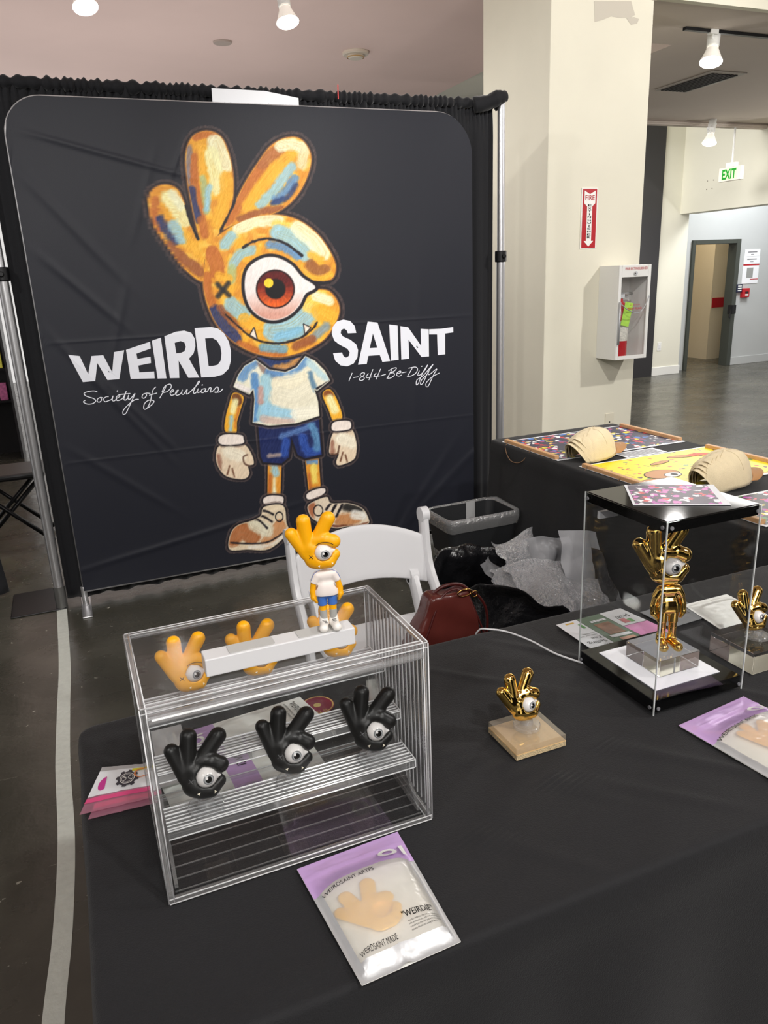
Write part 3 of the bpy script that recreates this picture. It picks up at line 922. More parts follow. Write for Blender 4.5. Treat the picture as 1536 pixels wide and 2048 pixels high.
def wrinkle(x, z):
    """forward bulge of the stretched fabric"""
    d = 0.0
    e = min(x - XB0, XB1 - x, ZB1 - z, z - ZB0)
    d += 0.006 * math.exp(-max(e, 0) * 14)
    # diagonal tension creases from the left edge and lower field
    for (cx, cz, ang, ln, wd, am) in ((0.10, 1.85, -0.9, 0.35, 0.018, .004), (0.12, 1.55, -0.8, 0.25, 0.014, .004), (0.45, 1.95, 1.2, 0.2, 0.01, .003),
                                      (0.18, 1.05, -0.95, 0.4, 0.012, .0045), (0.30, 0.95, -0.9, 0.25, 0.012, .004), (0.25, 1.35, 1.25, 0.22, 0.012, .004),
                                      (0.32, 2.12, -0.25, 0.4, 0.012, .004), (0.62, 2.10, 1.1, 0.12, 0.01, .003), (1.95, 0.35, 0.7, 0.5, 0.02, .005),
                                      (1.8, 0.3, 0.9, 0.4, 0.02, .004), (0.45, 0.28, 0.15, 0.6, 0.014, .004), (0.2, 0.62, -0.7, 0.3, .016, .003), (1.8, 0.95, 1.5, .7, .03, .002)):
        dx, dz = x - cx, z - cz
        c, s = math.cos(ang), math.sin(ang)
        u = dx * c + dz * s; v = -dx * s + dz * c
        if abs(v) < wd * 4 and abs(u) < ln * 1.6:
            d += am * math.exp(-(v / wd) ** 2) * math.exp(-(u / ln) ** 4)
    d += 0.0022 * noise.noise(Vector((x * 3.1, z * 2.2, 1.7)))
    # fold lines of the fabric
    for zf in (0.75, 1.32):
        d += 0.0012 * math.exp(-((z - zf) / 0.006) ** 2)
    return d


def ztop(x):
    if x > XB1 - RC:
        t = (x - (XB1 - RC)) / RC
        return ZB1 - RC + RC * math.sqrt(max(0, 1 - t * t))
    if x < XB0 + RC * .8:
        r = RC * .8; t = ((XB0 + r) - x) / r
        return ZB1 - r + r * math.sqrt(max(0, 1 - t * t))
    return ZB1


AX0, AX1 = 0.60, 1.70            # columns that carry the painting
cols = list(np.linspace(XB0, XB0 + 0.16, 14)) + list(np.linspace(XB0 + 0.17, AX0 - 0.01, 40)) + list(np.arange(AX0, AX1, 0.0032)) + list(np.linspace(AX1 + 0.01, XB1 - RC, 18)) + list(XB1 - RC + RC * np.sin(np.linspace(0.08, math.pi / 2, 16)))
rows = np.linspace(0, 1, 690)
nx_, nz_ = len(cols), len(rows)
colw = np.array(cols)
zt = np.array([ztop(x) for x in cols])
XX = np.repeat(colw[None, :], nz_, 0)
ZZ = ZB0 + (zt - ZB0)[None, :] * rows[:, None]
# wrinkle sampled on a coarse lattice then interpolated
gx = np.linspace(XB0, XB1, 260); gz = np.linspace(ZB0, ZB1, 260)
WR = np.array([[wrinkle(x, z) for x in gx] for z in gz])


def wr_np(x, z):
    fx = np.clip((x - gx[0]) / (gx[1] - gx[0]), 0, 258.999); fz = np.clip((z - gz[0]) / (gz[1] - gz[0]), 0, 258.999)
    ix = fx.astype(int); iz = fz.astype(int); tx = fx - ix; tz = fz - iz
    return (WR[iz, ix] * (1 - tx) * (1 - tz) + WR[iz, ix + 1] * tx * (1 - tz) + WR[iz + 1, ix] * (1 - tx) * tz + WR[iz + 1, ix + 1] * tx * tz)


DD = wr_np(XX, ZZ)
P = np.stack([XX.ravel(), (YBN - DD).ravel(), ZZ.ravel()], 1)
PX, PY = proj_np(np.stack([XX.ravel(), np.full(XX.size, YBN), ZZ.ravel()], 1))

# ---- painting the artwork
NB = 256
_lat = np.random.RandomState(5).rand(NB, NB)


def vn(x, y, s):
    x = np.asarray(x) / s; y = np.asarray(y) / s
    ix = np.floor(x).astype(int); iy = np.floor(y).astype(int); fx = x - ix; fy = y - iy
    fx = fx * fx * (3 - 2 * fx); fy = fy * fy * (3 - 2 * fy)
    g = lambda a, b: _lat[a % NB, b % NB]
    return (g(ix, iy) * (1 - fx) + g(ix + 1, iy) * fx) * (1 - fy) + (g(ix, iy + 1) * (1 - fx) + g(ix + 1, iy + 1) * fx) * fy


BG = np.array([24, 26, 36.0])
COL = np.tile(BG, (len(PX), 1))
sel = (PX > 280) & (PX < 760) & (PY > 240) & (PY < 1120)
SI = np.where(sel)[0]
X_, Y_ = PX[SI], PY[SI]
CC = COL[SI].copy()
c2 = lambda pts: [(280 + x * .28646, 240 + y * .28646) for x, y in pts]
c3 = lambda pts: [(400 + x * .2474, 640 + y * .2474) for x, y in pts]


def smooth_poly(pts, n=6):
    return [(p.x, p.y) for p in catmull([(a, b, 0) for a, b in pts], n, True)]


def sdf_poly(pts):
    d = np.full(len(X_), 1e9); s = np.zeros(len(X_), bool); k = len(pts)
    for i in range(k):
        ax, ay = pts[i]; bx, by = pts[(i + 1) % k]
        ex, ey = bx - ax, by - ay; wx, wy = X_ - ax, Y_ - ay
        t = np.clip((wx * ex + wy * ey) / max(ex * ex + ey * ey, 1e-9), 0, 1)
        d = np.minimum(d, (wx - ex * t) ** 2 + (wy - ey * t) ** 2)
        c = ((ay > Y_) != (by > Y_))
        with np.errstate(divide='ignore', invalid='ignore'):
            c &= X_ < (bx - ax) * (Y_ - ay) / (by - ay if by != ay else 1e-9) + ax
        s ^= c
    d = np.sqrt(d)
    return np.where(s, -d, d)


def dist_line(pts):
    d = np.full(len(X_), 1e9); al = np.zeros(len(X_)); acc = 0
    for i in range(len(pts) - 1):
        ax, ay = pts[i]; bx, by = pts[i + 1]
        ex, ey = bx - ax, by - ay; wx, wy = X_ - ax, Y_ - ay
        t = np.clip((wx * ex + wy * ey) / max(ex * ex + ey * ey, 1e-9), 0, 1)
        dd = np.hypot(wx - ex * t, wy - ey * t)
        side = np.sign(ex * wy - ey * wx)
        m = dd < d
        d = np.where(m, dd, d); al = np.where(m, side * dd, al); 
    return d, al


def blend(mask, col):
    global CC
    m = np.clip(mask, 0, 1)[:, None]
    CC = CC * (1 - m) + np.asarray(col, float) * m


def fill(pts, col, soft=1.0, grow=0.0, sm=True):
    d = sdf_poly(smooth_poly(pts) if sm else pts)
    blend(0.5 - (d - grow) / soft / 2, col)
    return d


def stroke(pts, w, col, clip=None, rough=2.0, streak=10, soft=1.2, sm=True):
    """one loaded brush stroke; w = half width"""
    if sm and len(pts) > 2:
        pts = [(p.x, p.y) for p in catmull([(a, b, 0) for a, b in pts], 5)]
    d, side = dist_line(pts)
    bris = (vn(side * 2.4 + 50, (X_ * .09 + Y_ * .07), 2.0) - 0.5) * 2
    jit = (vn(X_, Y_, 6.0) - 0.5) * rough * 1.6
    if w > 3.5:
        jit = jit + bris * min(w * 0.16, 2.0)
        soft = max(soft, 2.6)
    m = np.clip(0.5 - (d - w + jit) / soft / 2, 0, 1)
    if w > 3.5:
        m = m * (0.86 + 0.14 * bris)
    if clip is not None:
        m = m * np.clip(0.5 - (clip + 1.5) / 2, 0, 1)
    blend(m, np.asarray(col, float)[None, :] + (bris * streak * 1.2)[:, None])


OR, OY, OL, DO, BR = (222, 148, 48), (240, 176, 50), (250, 205, 90), (190, 105, 45), (150, 84, 48)
CR, CRY, LB, MBl, NV = (236, 236, 200), (240, 236, 178), (150, 196, 212), (92, 140, 190), (34, 48, 104)
INK = (28, 24, 30)

F1 = [(60, 600), (75, 500), (160, 450), (260, 480), (315, 590), (370, 740), (460, 880), (450, 1000), (440, 1130), (310, 1040), (190, 880), (100, 740)]
F2 = [(325, 400), (320, 220), (370, 110), (470, 75), (570, 120), (630, 260), (655, 430), (640, 600), (570, 760), (480, 900), (420, 840), (370, 650)]
F3 = [(580, 760), (650, 600), (730, 440), (820, 300), (910, 180), (1020, 122), (1120, 130), (1188, 220), (1190, 330), (1130, 480), (1040, 590), (920, 660), (760, 700), (640, 740)]
HD = [(450, 1000), (470, 880), (580, 780), (720, 700), (860, 662), (1000, 665), (1130, 710), (1250, 805), (1335, 930), (1368, 1020), (1350, 1100), (1280, 1132), (1200, 1135),
      (1240, 1160), (1190, 1200), (1250, 1182), (1330, 1200), (1390, 1290), (1380, 1390), (1300, 1520), (1180, 1600), (1050, 1645), (930, 1655), (790, 1625), (650, 1550), (540, 1440), (475, 1310), (440, 1160)]
allh = [smooth_poly(c2(q)) for q in (F1, F2, F3, HD)]
dh = [sdf_poly(q) for q in allh]
du = np.minimum.reduce(dh)
ring = du + (vn(X_, Y_, 5) - 0.5) * 2
blend(np.where((ring > 4) & (ring < 11), 0.95 - ring * 0.05, 0) * (0.6 + 0.4 * vn(X_, Y_, 3)), (122, 92, 82))
blend(np.clip(0.5 - (du - 5.5) / 3, 0, 1), INK)
blend(np.clip(0.5 - (du - 2.0) / 2, 0, 1), (112, 74, 50))
blend(np.clip(0.5 - (du + 0.5) / 1.5, 0, 1), OR)
# general brushwork ground
g = vn(X_, Y_, 14)
m_in = np.clip(0.5 - (du + 1) / 2, 0, 1)
blend(m_in * np.clip((g - 0.35) * 2.2, 0, 1), OY)
blend(m_in * np.clip((vn(X_ + 90, Y_, 10) - 0.6) * 2.0, 0, 0.7), OL)
d1_, d2_, d3_, dH = dh
S = stroke
# finger 1
S(c2([(110, 560), (95, 680), (130, 760)]), 9, DO, d1_)
S(c2([(200, 540), (260, 620), (310, 700)]), 15, CRY, d1_)
S(c2([(230, 520), (290, 600)]), 10, CR, d1_)
S(c2([(140, 690), (190, 780), (240, 850)]), 9, NV, d1_)
S(c2([(230, 730), (290, 830)]), 11, LB, d1_)
S(c2([(200, 880), (300, 970), (420, 1060)]), 11, BR, d1_)
S(c2([(330, 800), (400, 940)]), 8, OY, d1_)
# finger 2
S(c2([(345, 200), (340, 330), (350, 430)]), 7, (130, 120, 130), d2_)
S(c2([(390, 120), (470, 95), (520, 100)]), 8, DO, d2_)
S(c2([(385, 260), (380, 420), (400, 560), (440, 640)]), 9, DO, d2_)
S(c2([(440, 200), (450, 340), (470, 480)]), 12, OY, d2_)
S(c2([(530, 160), (560, 240), (590, 310)]), 18, CR, d2_)
S(c2([(500, 240), (530, 380), (540, 470)]), 15, CRY, d2_)
S(c2([(440, 400), (450, 500), (465, 640)]), 6, (170, 190, 140), d2_)
S(c2([(480, 470), (465, 620)]), 6, LB, d2_)
S(c2([(355, 490), (370, 600), (400, 690)]), 10, NV, d2_)
S(c2([(600, 400), (590, 560), (540, 720)]), 12, OY, d2_)
S(c2([(430, 700), (450, 800)]), 9, DO, d2_)
# finger 3
S(c2([(620, 700), (700, 540), (790, 400), (850, 320)]), 12, DO, d3_)
S(c2([(850, 300), (930, 230), (980, 250)]), 13, (176, 106, 58), d3_)
S(c2([(760, 600), (860, 450), (960, 330), (1040, 260)]), 13, OY, d3_)
S(c2([(980, 180), (1060, 170), (1130, 190)]), 12, CR, d3_)
S(c2([(1150, 200), (1130, 310)]), 11, (222, 214, 170), d3_)
S(c2([(840, 590), (940, 490), (1010, 390), (1060, 330)]), 10, LB, d3_)
S(c2([(950, 560), (1030, 480), (1080, 410)]), 9, MBl, d3_)
S(c2([(930, 580), (1030, 540), (1090, 460)]), 6, (40, 60, 110), d3_)
S(c2([(1160, 380), (1110, 490), (1040, 590)]), 5, OR, d3_)
S(c2([(700, 690), (850, 640), (980, 620)]), 7, BR, d3_)
# dark gaps between fingers
S(c2([(320, 600), (350, 700), (405, 830)]), 3.0, INK, None, 1)
S(c2([(665, 560), (620, 660), (560, 775)]), 2.4, INK, None, 1)
# head
S(c2([(500, 930), (530, 1000), (540, 1060)]), 15, DO, dH)
S(c2([(470, 1090), (470, 1200), (510, 1300)]), 9, DO, dH)
S(c2([(590, 880), (700, 770), (830, 710)]), 10, OL, dH)
S(c2([(590, 870), (640, 810)]), 11, LB, dH)
S(c2([(690, 750), (820, 705), (960, 700)]), 13, CR, dH)
S(c2([(960, 740), (1060, 760)]), 12, OL, dH)
S(c2([(970, 790), (1080, 840), (1160, 930)]), 18, LB, dH)
S(c2([(900, 870), (1000, 890), (1100, 950)]), 8, MBl, dH)
S(c2([(1110, 760), (1210, 840), (1270, 930)]), 17, CR, dH)
S(c2([(1190, 940), (1260, 980)]), 8, OY, dH)
S(c2([(1190, 1010), (1240, 1050), (1290, 1040)]), 11, (150, 92, 52), dH)
S(c2([(1160, 1090), (1260, 1110), (1330, 1080)]), 6, OY, dH)
S(c2([(650, 1010), (700, 940), (780, 910)]), 10, LB, dH)
S(c2([(640, 1040), (640, 1120)]), 9, (176, 190, 130), dH)
S(c2([(550, 1090), (620, 1110)]), 9, OY, dH)
S(c2([(535, 1340), (580, 1440), (660, 1530)]), 15, NV, dH)
S(c2([(560, 1310), (640, 1400), (700, 1440)]), 8, BR, dH)
S(c2([(640, 1290), (720, 1360)]), 16, LB, dH)
S(c2([(730, 1400), (850, 1460)]), 14, OY, dH)
S(c2([(930, 1470), (1060, 1440), (1170, 1350)]), 21, LB, dH)
S(c2([(970, 1520), (1110, 1480)]), 12, (130, 186, 214), dH)
S(c2([(1180, 1300), (1250, 1230)]), 14, OL, dH)
S(c2([(1230, 1230), (1320, 1260)]), 10, CR, dH)
S(c2([(1250, 1340), (1330, 1380)]), 16, OY, dH)
S(c2([(1210, 1520), (1300, 1440)]), 9, (130, 150, 160), dH)
S(c2([(700, 1570), (850, 1630), (1000, 1640)]), 9, DO, dH)
S(c2([(860, 1590), (1000, 1600)]), 9, (110, 160, 186), dH)
S(c2([(1090, 1580), (1200, 1530)]), 9, BR, dH)
# brow, eye
S(c2([(720, 890), (790, 850), (890, 828), (1000, 855), (1080, 905), (1130, 945)]), 2.4, INK, None, 1.4)
EY = [(740, 1070), (790, 1000), (880, 958), (970, 965), (1060, 1015), (1130, 1095), (1225, 1166), (1155, 1215), (1110, 1300), (1030, 1372), (930, 1400), (835, 1372), (765, 1300), (732, 1190)]
dE = sdf_poly(smooth_poly(c2(EY)))
blend(0.5 - (dE - 6.5) / 2, INK)
S(c2([(1180, 1135), (1320, 1135)]), 3.0, INK, None, 1)
blend(0.5 - (dE) / 2, (238, 230, 226))
cx_, cy_ = c2([(945, 1180)])[0]
rr_ = np.hypot(X_ - cx_, Y_ - cy_)
low = np.clip((Y_ - cy_ - 5) / 45, 0, 1)
blend(np.clip(-dE / 3, 0, 1) * low * 0.75, (206, 134, 112))
ang = np.arctan2(Y_ - cy_, X_ - cx_)
blend(0.5 - (rr_ - 39) / 2, (30, 10, 12))
iris = np.clip(0.5 - (rr_ - 36) / 2, 0, 1)
up_ = np.clip((Y_ - cy_ + 14) / 44, 0, 1)[:, None]
icol = np.array([88, 14, 16.0]) * (1 - up_) + np.array([226, 96, 30.0]) * up_
icol = icol * (0.85 + 0.3 * vn(ang * 12 + 60, rr_ * 0.08, 1.0))[:, None]
m = iris[:, None]; CC = CC * (1 - m) + icol * m
blend(0.5 - (rr_ - 20) / 3, (10, 8, 12))
hx, hy_ = c2([(899, 1138)])[0]
blend(0.5 - (np.hypot(X_ - hx, Y_ - hy_) - 9.3) / 1.5, (246, 208, 52))
# cross, mouth, teeth
S(c2([(540, 1145), (620, 1225)]), 4.6, (30, 32, 38), None, 1, sm=False); S(c2([(618, 1140), (545, 1230)]), 4.6, (30, 32, 38), None, 1, sm=False)
S(c2([(600, 1360), (725, 1475), (800, 1530), (900, 1556), (1000, 1556), (1120, 1520), (1200, 1462), (1235, 1415)]), 1.9, INK, None, 1)
for tq in ([(768, 1500), (796, 1452), (818, 1532)], [(1142, 1425), (1152, 1492), (1190, 1450)]):
    q = c2(tq); d = sdf_poly(q); blend(0.5 - (d - 1.6) / 1.5, INK); blend(0.5 - (d + 0.6) / 1.5, (240, 226, 210))


# body
def part(pts, base, outline=3.0, sm=True):
    q = smooth_poly(c3(pts), 5) if sm else c3(pts)
    d = sdf_poly(q)
    jr = d + (vn(X_, Y_, 5) - 0.5) * 2
    dark = np.clip(0.5 - (du) / 2, 0, 1)  # keep the head on top
    k = 1 - dark
    blend(np.where((jr > 0) & (jr < outline + 3), 0.5, 0) * k, (112, 92, 84))
    blend(np.clip(0.5 - (d - outline) / 2, 0, 1) * k, INK)
    blend(np.clip(0.5 - (d) / 1.6, 0, 1) * k, base)
    return np.maximum(d, -du)


WH = (232, 228, 205)
d = part([(470, 300), (640, 330), (860, 290), (830, 370), (740, 415), (600, 410), (500, 360)], (40, 56, 100))
S(c3([(620, 385), (720, 370), (800, 320)]), 7, (200, 140, 70), d)
# legs
d = part([(548, 1160), (660, 1160), (650, 1440), (545, 1430)], OR, 3, False)
S(c3([(600, 1180), (610, 1240)]), 8, LB, d); S(c3([(600, 1290), (600, 1400)]), 4, CR, d); S(c3([(570, 1260), (560, 1400)]), 4, DO, d)
d = part([(850, 1130), (960, 1120), (978, 1380), (880, 1400)], OR, 3, False)
S(c3([(880, 1140), (940, 1140)]), 7, MBl, d); S(c3([(920, 1190), (925, 1300)]), 7, (236, 212, 100), d); S(c3([(880, 1250), (890, 1380)]), 4, DO, d)
# shorts
d = part([(470, 840), (960, 800), (985, 1090), (850, 1120), (790, 1090), (740, 950), (720, 1110), (660, 1160), (510, 1150), (490, 1100)], (26, 38, 86), 4, False)
S(c3([(660, 940), (780, 900), (900, 860)]), 6, (86, 120, 176), d); S(c3([(700, 980), (680, 1080)]), 8, (44, 78, 160), d)
S(c3([(830, 950), (870, 1060), (950, 1060)]), 9, (44, 78, 160), d); S(c3([(905, 860), (945, 950), (950, 1030)]), 8, (90, 140, 180), d)
S(c3([(560, 1100), (640, 1090)]), 4, (170, 150, 140), d)
# arms
d = part([(270, 590), (350, 620), (330, 720), (300, 820), (290, 915), (205, 900), (205, 800), (235, 680)], OY)
S(c3([(290, 620), (310, 660)]), 9, (96, 52, 30), d); S(c3([(285, 660), (265, 740)]), 6, CRY, d); S(c3([(255, 780), (248, 890)]), 4, LB, d); S(c3([(320, 720), (290, 860)]), 4, DO, d)
d = part([(990, 600), (1050, 560), (1110, 650), (1150, 790), (1085, 830), (1040, 730)], OY)
S(c3([(1020, 590), (1060, 600)]), 7, (120, 60, 34), d); S(c3([(1050, 630), (1090, 730)]), 8, CRY, d)
# shirt
d = part([(450, 320), (360, 370), (310, 440), (270, 540), (400, 605), (430, 560), (440, 640), (425, 830), (560, 855), (780, 835), (965, 775), (955, 660), (925, 560), (945, 575), (1052, 490), (1010, 410), (930, 330), (850, 290), (780, 380), (690, 420), (560, 400)], WH, 4, False)
S(c3([(450, 330), (380, 380), (340, 450)]), 12, MBl, d); S(c3([(300, 540), (380, 570)]), 7, (230, 222, 220), d); S(c3([(270, 555), (390, 598)]), 2.2, INK, d, 1)
S(c3([(500, 350), (560, 420), (640, 450)]), 10, (130, 104, 96), d); S(c3([(560, 420), (700, 440), (800, 380), (860, 310)]), 9, MBl, d)
S(c3([(440, 450), (450, 640), (440, 800)]), 8, (74, 130, 190), d); S(c3([(530, 480), (540, 620), (500, 780)]), 12, LB, d)
S(c3([(490, 560), (490, 660)]), 6, (190, 150, 140), d)
S(c3([(540, 730), (650, 740), (730, 770)]), 13, (150, 200, 224), d); S(c3([(510, 800), (620, 820), (740, 820)]), 7, (206, 180, 168), d)
S(c3([(640, 520), (740, 500), (860, 470)]), 16, (236, 228, 200), d); S(c3([(640, 620), (760, 640), (900, 560)]), 20, (230, 224, 200), d)
S(c3([(780, 760), (930, 740)]), 12, (240, 236, 216), d); S(c3([(890, 430), (930, 560)]), 5, (80, 120, 150), d); S(c3([(880, 340), (980, 440), (1030, 470)]), 7, (180, 210, 216), d)
S(c3([(945, 555), (1050, 490)]), 2.2, INK, d, 1)
# gloves
for GP, cuff in (([(170, 1010), (340, 1000), (410, 1070), (435, 1160), (390, 1180), (400, 1240), (370, 1280), (300, 1285), (200, 1255), (140, 1170), (130, 1080)], [(150, 960), (200, 925), (330, 930), (352, 960), (340, 1000), (180, 1008)]),
                 ([(1085, 900), (1220, 880), (1262, 980), (1265, 1060), (1240, 1130), (1130, 1175), (1100, 1150), (1120, 1080), (1060, 1090), (1045, 1040)], [(1065, 850), (1100, 820), (1200, 815), (1222, 850), (1200, 885), (1080, 895)])):
    d = part(GP, (226, 206, 178)); dc = part(cuff, (236, 224, 214))
    x0_, y0_ = GP[0]
    S(c3([(x0_ - 20, y0_ + 90), (x0_ - 10, y0_ + 200)]), 5, (150, 104, 84), d)
    S(c3([(x0_ + 60, y0_ + 60), (x0_ + 150, y0_ + 90)]), 13, (238, 230, 208), d)
    S(c3([(x0_ + 50, y0_ + 240), (x0_ + 70, y0_ + 170)]), 1.4, (110, 70, 50), d, .5); S(c3([(x0_ + 110, y0_ + 260), (x0_ + 90, y0_ + 190)]), 1.4, (110, 70, 50), d, .5)
S(c3([(400, 1180), (360, 1160), (350, 1110), (380, 1090)]), 1.6, (90, 60, 46), None, .5)
S(c3([(1060, 1085), (1110, 1080), (1125, 1020)]), 1.6, (90, 60, 46), None, .5)
# socks and shoes
part([(510, 1450), (560, 1420), (660, 1425), (675, 1460), (650, 1490), (530, 1490)], (232, 220, 210))
part([(862, 1410), (920, 1375), (1000, 1360), (1012, 1390), (960, 1430), (875, 1450)], (232, 220, 210))
d = part([(520, 1510), (670, 1500), (700, 1640), (710, 1720), (560, 1850), (380, 1855), (240, 1855), (242, 1740), (300, 1660), (420, 1620), (490, 1580)], (226, 208, 178))
S(c3([(260, 1760), (330, 1700), (420, 1740)]), 18, (170, 98, 52), d); S(c3([(540, 1800), (650, 1660)]), 12, (196, 134, 84), d); S(c3([(440, 1650), (540, 1700)]), 14, (222, 216, 190), d)
for a, b in (((410, 1610), (540, 1680)), ((450, 1580), (580, 1630)), ((500, 1540), (590, 1570))):
    S(c3([a, ((a[0] + b[0]) / 2, a[1] + 8), b]), 2.3, INK, d, .8)
S(c3([(250, 1800), (420, 1808), (560, 1790), (700, 1700)]), 1.6, INK, d, .5); S(c3([(400, 1835), (560, 1820), (690, 1740)]), 4, (236, 230, 216), d)
qx, qy = c3([(640, 1590)])[0]; rq = np.hypot((X_ - qx), (Y_ - qy) * .8); blend(np.clip(1.6 - np.abs(rq - 7.5), 0, 1), INK)
d = part([(880, 1490), (1020, 1430), (1060, 1480), (1200, 1480), (1310, 1520), (1360, 1600), (1350, 1650), (1180, 1670), (1080, 1680), (930, 1620), (880, 1560)], (222, 206, 182))
S(c3([(900, 1500), (890, 1580)]), 9, (160, 90, 56), d); S(c3([(1140, 1620), (1260, 1600)]), 12, (190, 126, 74), d); S(c3([(1180, 1510), (1240, 1520), (1300, 1520)]), 8, (18, 18, 20), d); S(c3([(1250, 1570), (1310, 1580)]), 9, (232, 230, 222), d)
S(c3([(1080, 1670), (1250, 1665), (1360, 1640)]), 3.5, (120, 70, 50), d)
for a, b in (((1100, 1490), (1060, 1560)), ((1150, 1490), (1100, 1590)), ((1060, 1480), (1020, 1530))):
    S(c3([a, b]), 2.3, INK, d, .8)
qx, qy = c3([(955, 1540)])[0]; rq = np.hypot((X_ - qx), (Y_ - qy) * .85); blend(np.clip(1.6 - np.abs(rq - 9), 0, 1), INK)
# fine impasto streaks over everything painted
lum = (CC - BG).max(1) > 25
CC += (lum * (vn(X_ * 1.0 + Y_ * .35, Y_ * .25, 1.6) - 0.5) * 20)[:, None]
COL[SI] = CC
COL = np.clip(COL, 0, 255) / 255.0
CL = np.where(COL <= 0.04045, COL / 12.92, ((COL + 0.055) / 1.055) ** 2.4)
me = bpy.data.meshes.new('printed_fabric')
ii = np.arange(nx_ * nz_).reshape(nz_, nx_)
F = np.stack([ii[:-1, :-1], ii[:-1, 1:], ii[1:, 1:], ii[1:, :-1]], -1).reshape(-1, 4)
me.vertices.add(len(P)); me.vertices.foreach_set('co', P.astype(np.float32).ravel())
me.loops.add(F.size); me.loops.foreach_set('vertex_index', F.ravel().astype(np.int32))
me.polygons.add(len(F)); me.polygons.foreach_set('loop_start', np.arange(0, F.size, 4, dtype=np.int32))
me.polygons.foreach_set('use_smooth', np.ones(len(F), bool))
me.update(calc_edges=True)
at = me.color_attributes.new('Col', 'FLOAT_COLOR', 'POINT')
at.data.foreach_set('color', np.concatenate([CL, np.ones((len(CL), 1))], 1).astype(np.float32).ravel())
me.materials.append(vcol_mat('printed_banner_fabric', 0.5, 0.15, 500, 0.05, spec=0.34))
ban = thing('printed_banner', 'large dark fabric banner with WEIRD SAINT lettering and a painted one-eyed hand figure', 'banner', (0, 0, 0))
fab = bpy.data.objects.new('printed_fabric', me); C.objects.link(fab); fab.parent = ban
# back of the fabric sleeve and tube frame
bk = MB(); N_ = 60
bk.grid(lambda u, v: (XB0 + u * (XB1 - XB0), YBN + 0.028, ZB0 + v * (ztop(XB0 + u * (XB1 - XB0)) - ZB0)), N_, 2)
bk.build('back_fabric', M_drape, ban)
path = []
N_ = 24
path = [(XB0 + 0.008, YBN + 0.014, ZB0 + 0.0), (XB0 + 0.008, YBN + 0.014, ZB1 - RC * .8)]
for k in range(1, 9):
    t = k / 8 * math.pi / 2; r = RC * .8
    path.append((XB0 + r - (r - .008) * math.cos(t), YBN + 0.014, ZB1 - r + (r - .006) * math.sin(t)))
for k in range(0, 9):
    t = k / 8 * math.pi / 2
    path.append((XB1 - RC + (RC - .008) * math.sin(t), YBN + 0.014, ZB1 - RC + (RC - .006) * math.cos(t)))
path += [(XB1 - 0.008, YBN + 0.014, ZB0)]
fr_ = MB(); fr_.tube(path, 0.014, 12)
fr_.tube([(XB0 + 0.0, YBN + 0.012, ZB0 - 0.004), (XB1, YBN + 0.012, ZB0 - 0.004)], 0.010, 12)
fr_.build('tube_frame', mat('pale_aluminium', (214, 214, 216), 0.35, metal=0.6), ban, smooth=True)
for x in (XB0 + 0.0, XB1 - 0.0):
    f = MB(); f.box((x - 0.024, YBN - 0.15, 0.0), (x + 0.024, YBN + 0.25, 0.008)); f.cyl((x, YBN + 0.01, 0.006), (x, YBN + 0.01, ZB0 + 0.02), 0.015, n=20)
    f.build('foot', M_alu, ban, bevel=0.003)

# banner lettering, mapped on to the bulging fabric
M_letter = mat('white_banner_print', (226, 228, 236), 0.6)


def on_banner(px, py, off=0.0018):
    q = aty(px, py, YBN)
    return Vector((q.x, YBN - float(wr_np(np.array([q.x]), np.array([q.z]))[0]) - off, q.z))


z1 = 360 / 1536.0
z2 = 280 / 1536.0
A1 = lambda x, y: on_banner(120 + x * z1, 620 + y * z1)
A2 = lambda x, y: on_banner(640 + x * z2, 620 + y * z2)


def letter(mb, fnc, outer, holes=()):
    """filled letter from outline points (with an optional counter), triangulated"""
    from mathutils.geometry import tessellate_polygon
    loops = [[Vector((a, b, 0)) for a, b in outer]] + [[Vector((a, b, 0)) for a, b in h] for h in holes]
    tris = tessellate_polygon(loops)
    flat = [p for l in loops for p in l]
    mb.add([fnc(p.x, p.y) for p in flat], [tuple(t) for t in tris])


def arc(cx, cy, rx, ry, a0, a1, n=12):
    return [(cx + rx * math.cos(math.radians(a0 + (a1 - a0) * i / n)), cy + ry * math.sin(math.radians(a0 + (a1 - a0) * i / n))) for i in range(n + 1)]


lm = MB()
letter(lm, A1, [(70, 382), (168, 393), (240, 548), (268, 393), (368, 385), (445, 530), (460, 358), (547, 343), (505, 590), (405, 597), (318, 452), (300, 605), (195, 615)])
letter(lm, A1, [(563, 340), (768, 270), (774, 328), (652, 372), (660, 418), (772, 398), (776, 452), (668, 474), (676, 532), (803, 524), (808, 583), (603, 588)])
letter(lm, A1, [(783, 262), (860, 236), (908, 583), (833, 585)])
letter(lm, A1, [(890, 224), (990, 185)] + [(1060, 176), (1120, 195), (1150, 245), (1155, 310), (1140, 370), (1100, 415), (1190, 576), (1095, 578), (1012, 432), (1018, 580), (938, 581)],
       [[(978, 280), (1030, 265), (1062, 278), (1074, 315), (1062, 352), (1030, 366), (992, 370)]])
letter(lm, A1, [(1148, 155), (1290, 145), (1350, 160), (1400, 200), (1440, 270), (1458, 350), (1458, 430), (1440, 500), (1390, 550), (1320, 570), (1205, 576)],
       [[(1238, 242), (1300, 238), (1340, 262), (1368, 310), (1378, 370), (1372, 430), (1345, 468), (1300, 478), (1268, 478)]])
lm.build('large_lettering', M_letter, ban)
lm = MB()
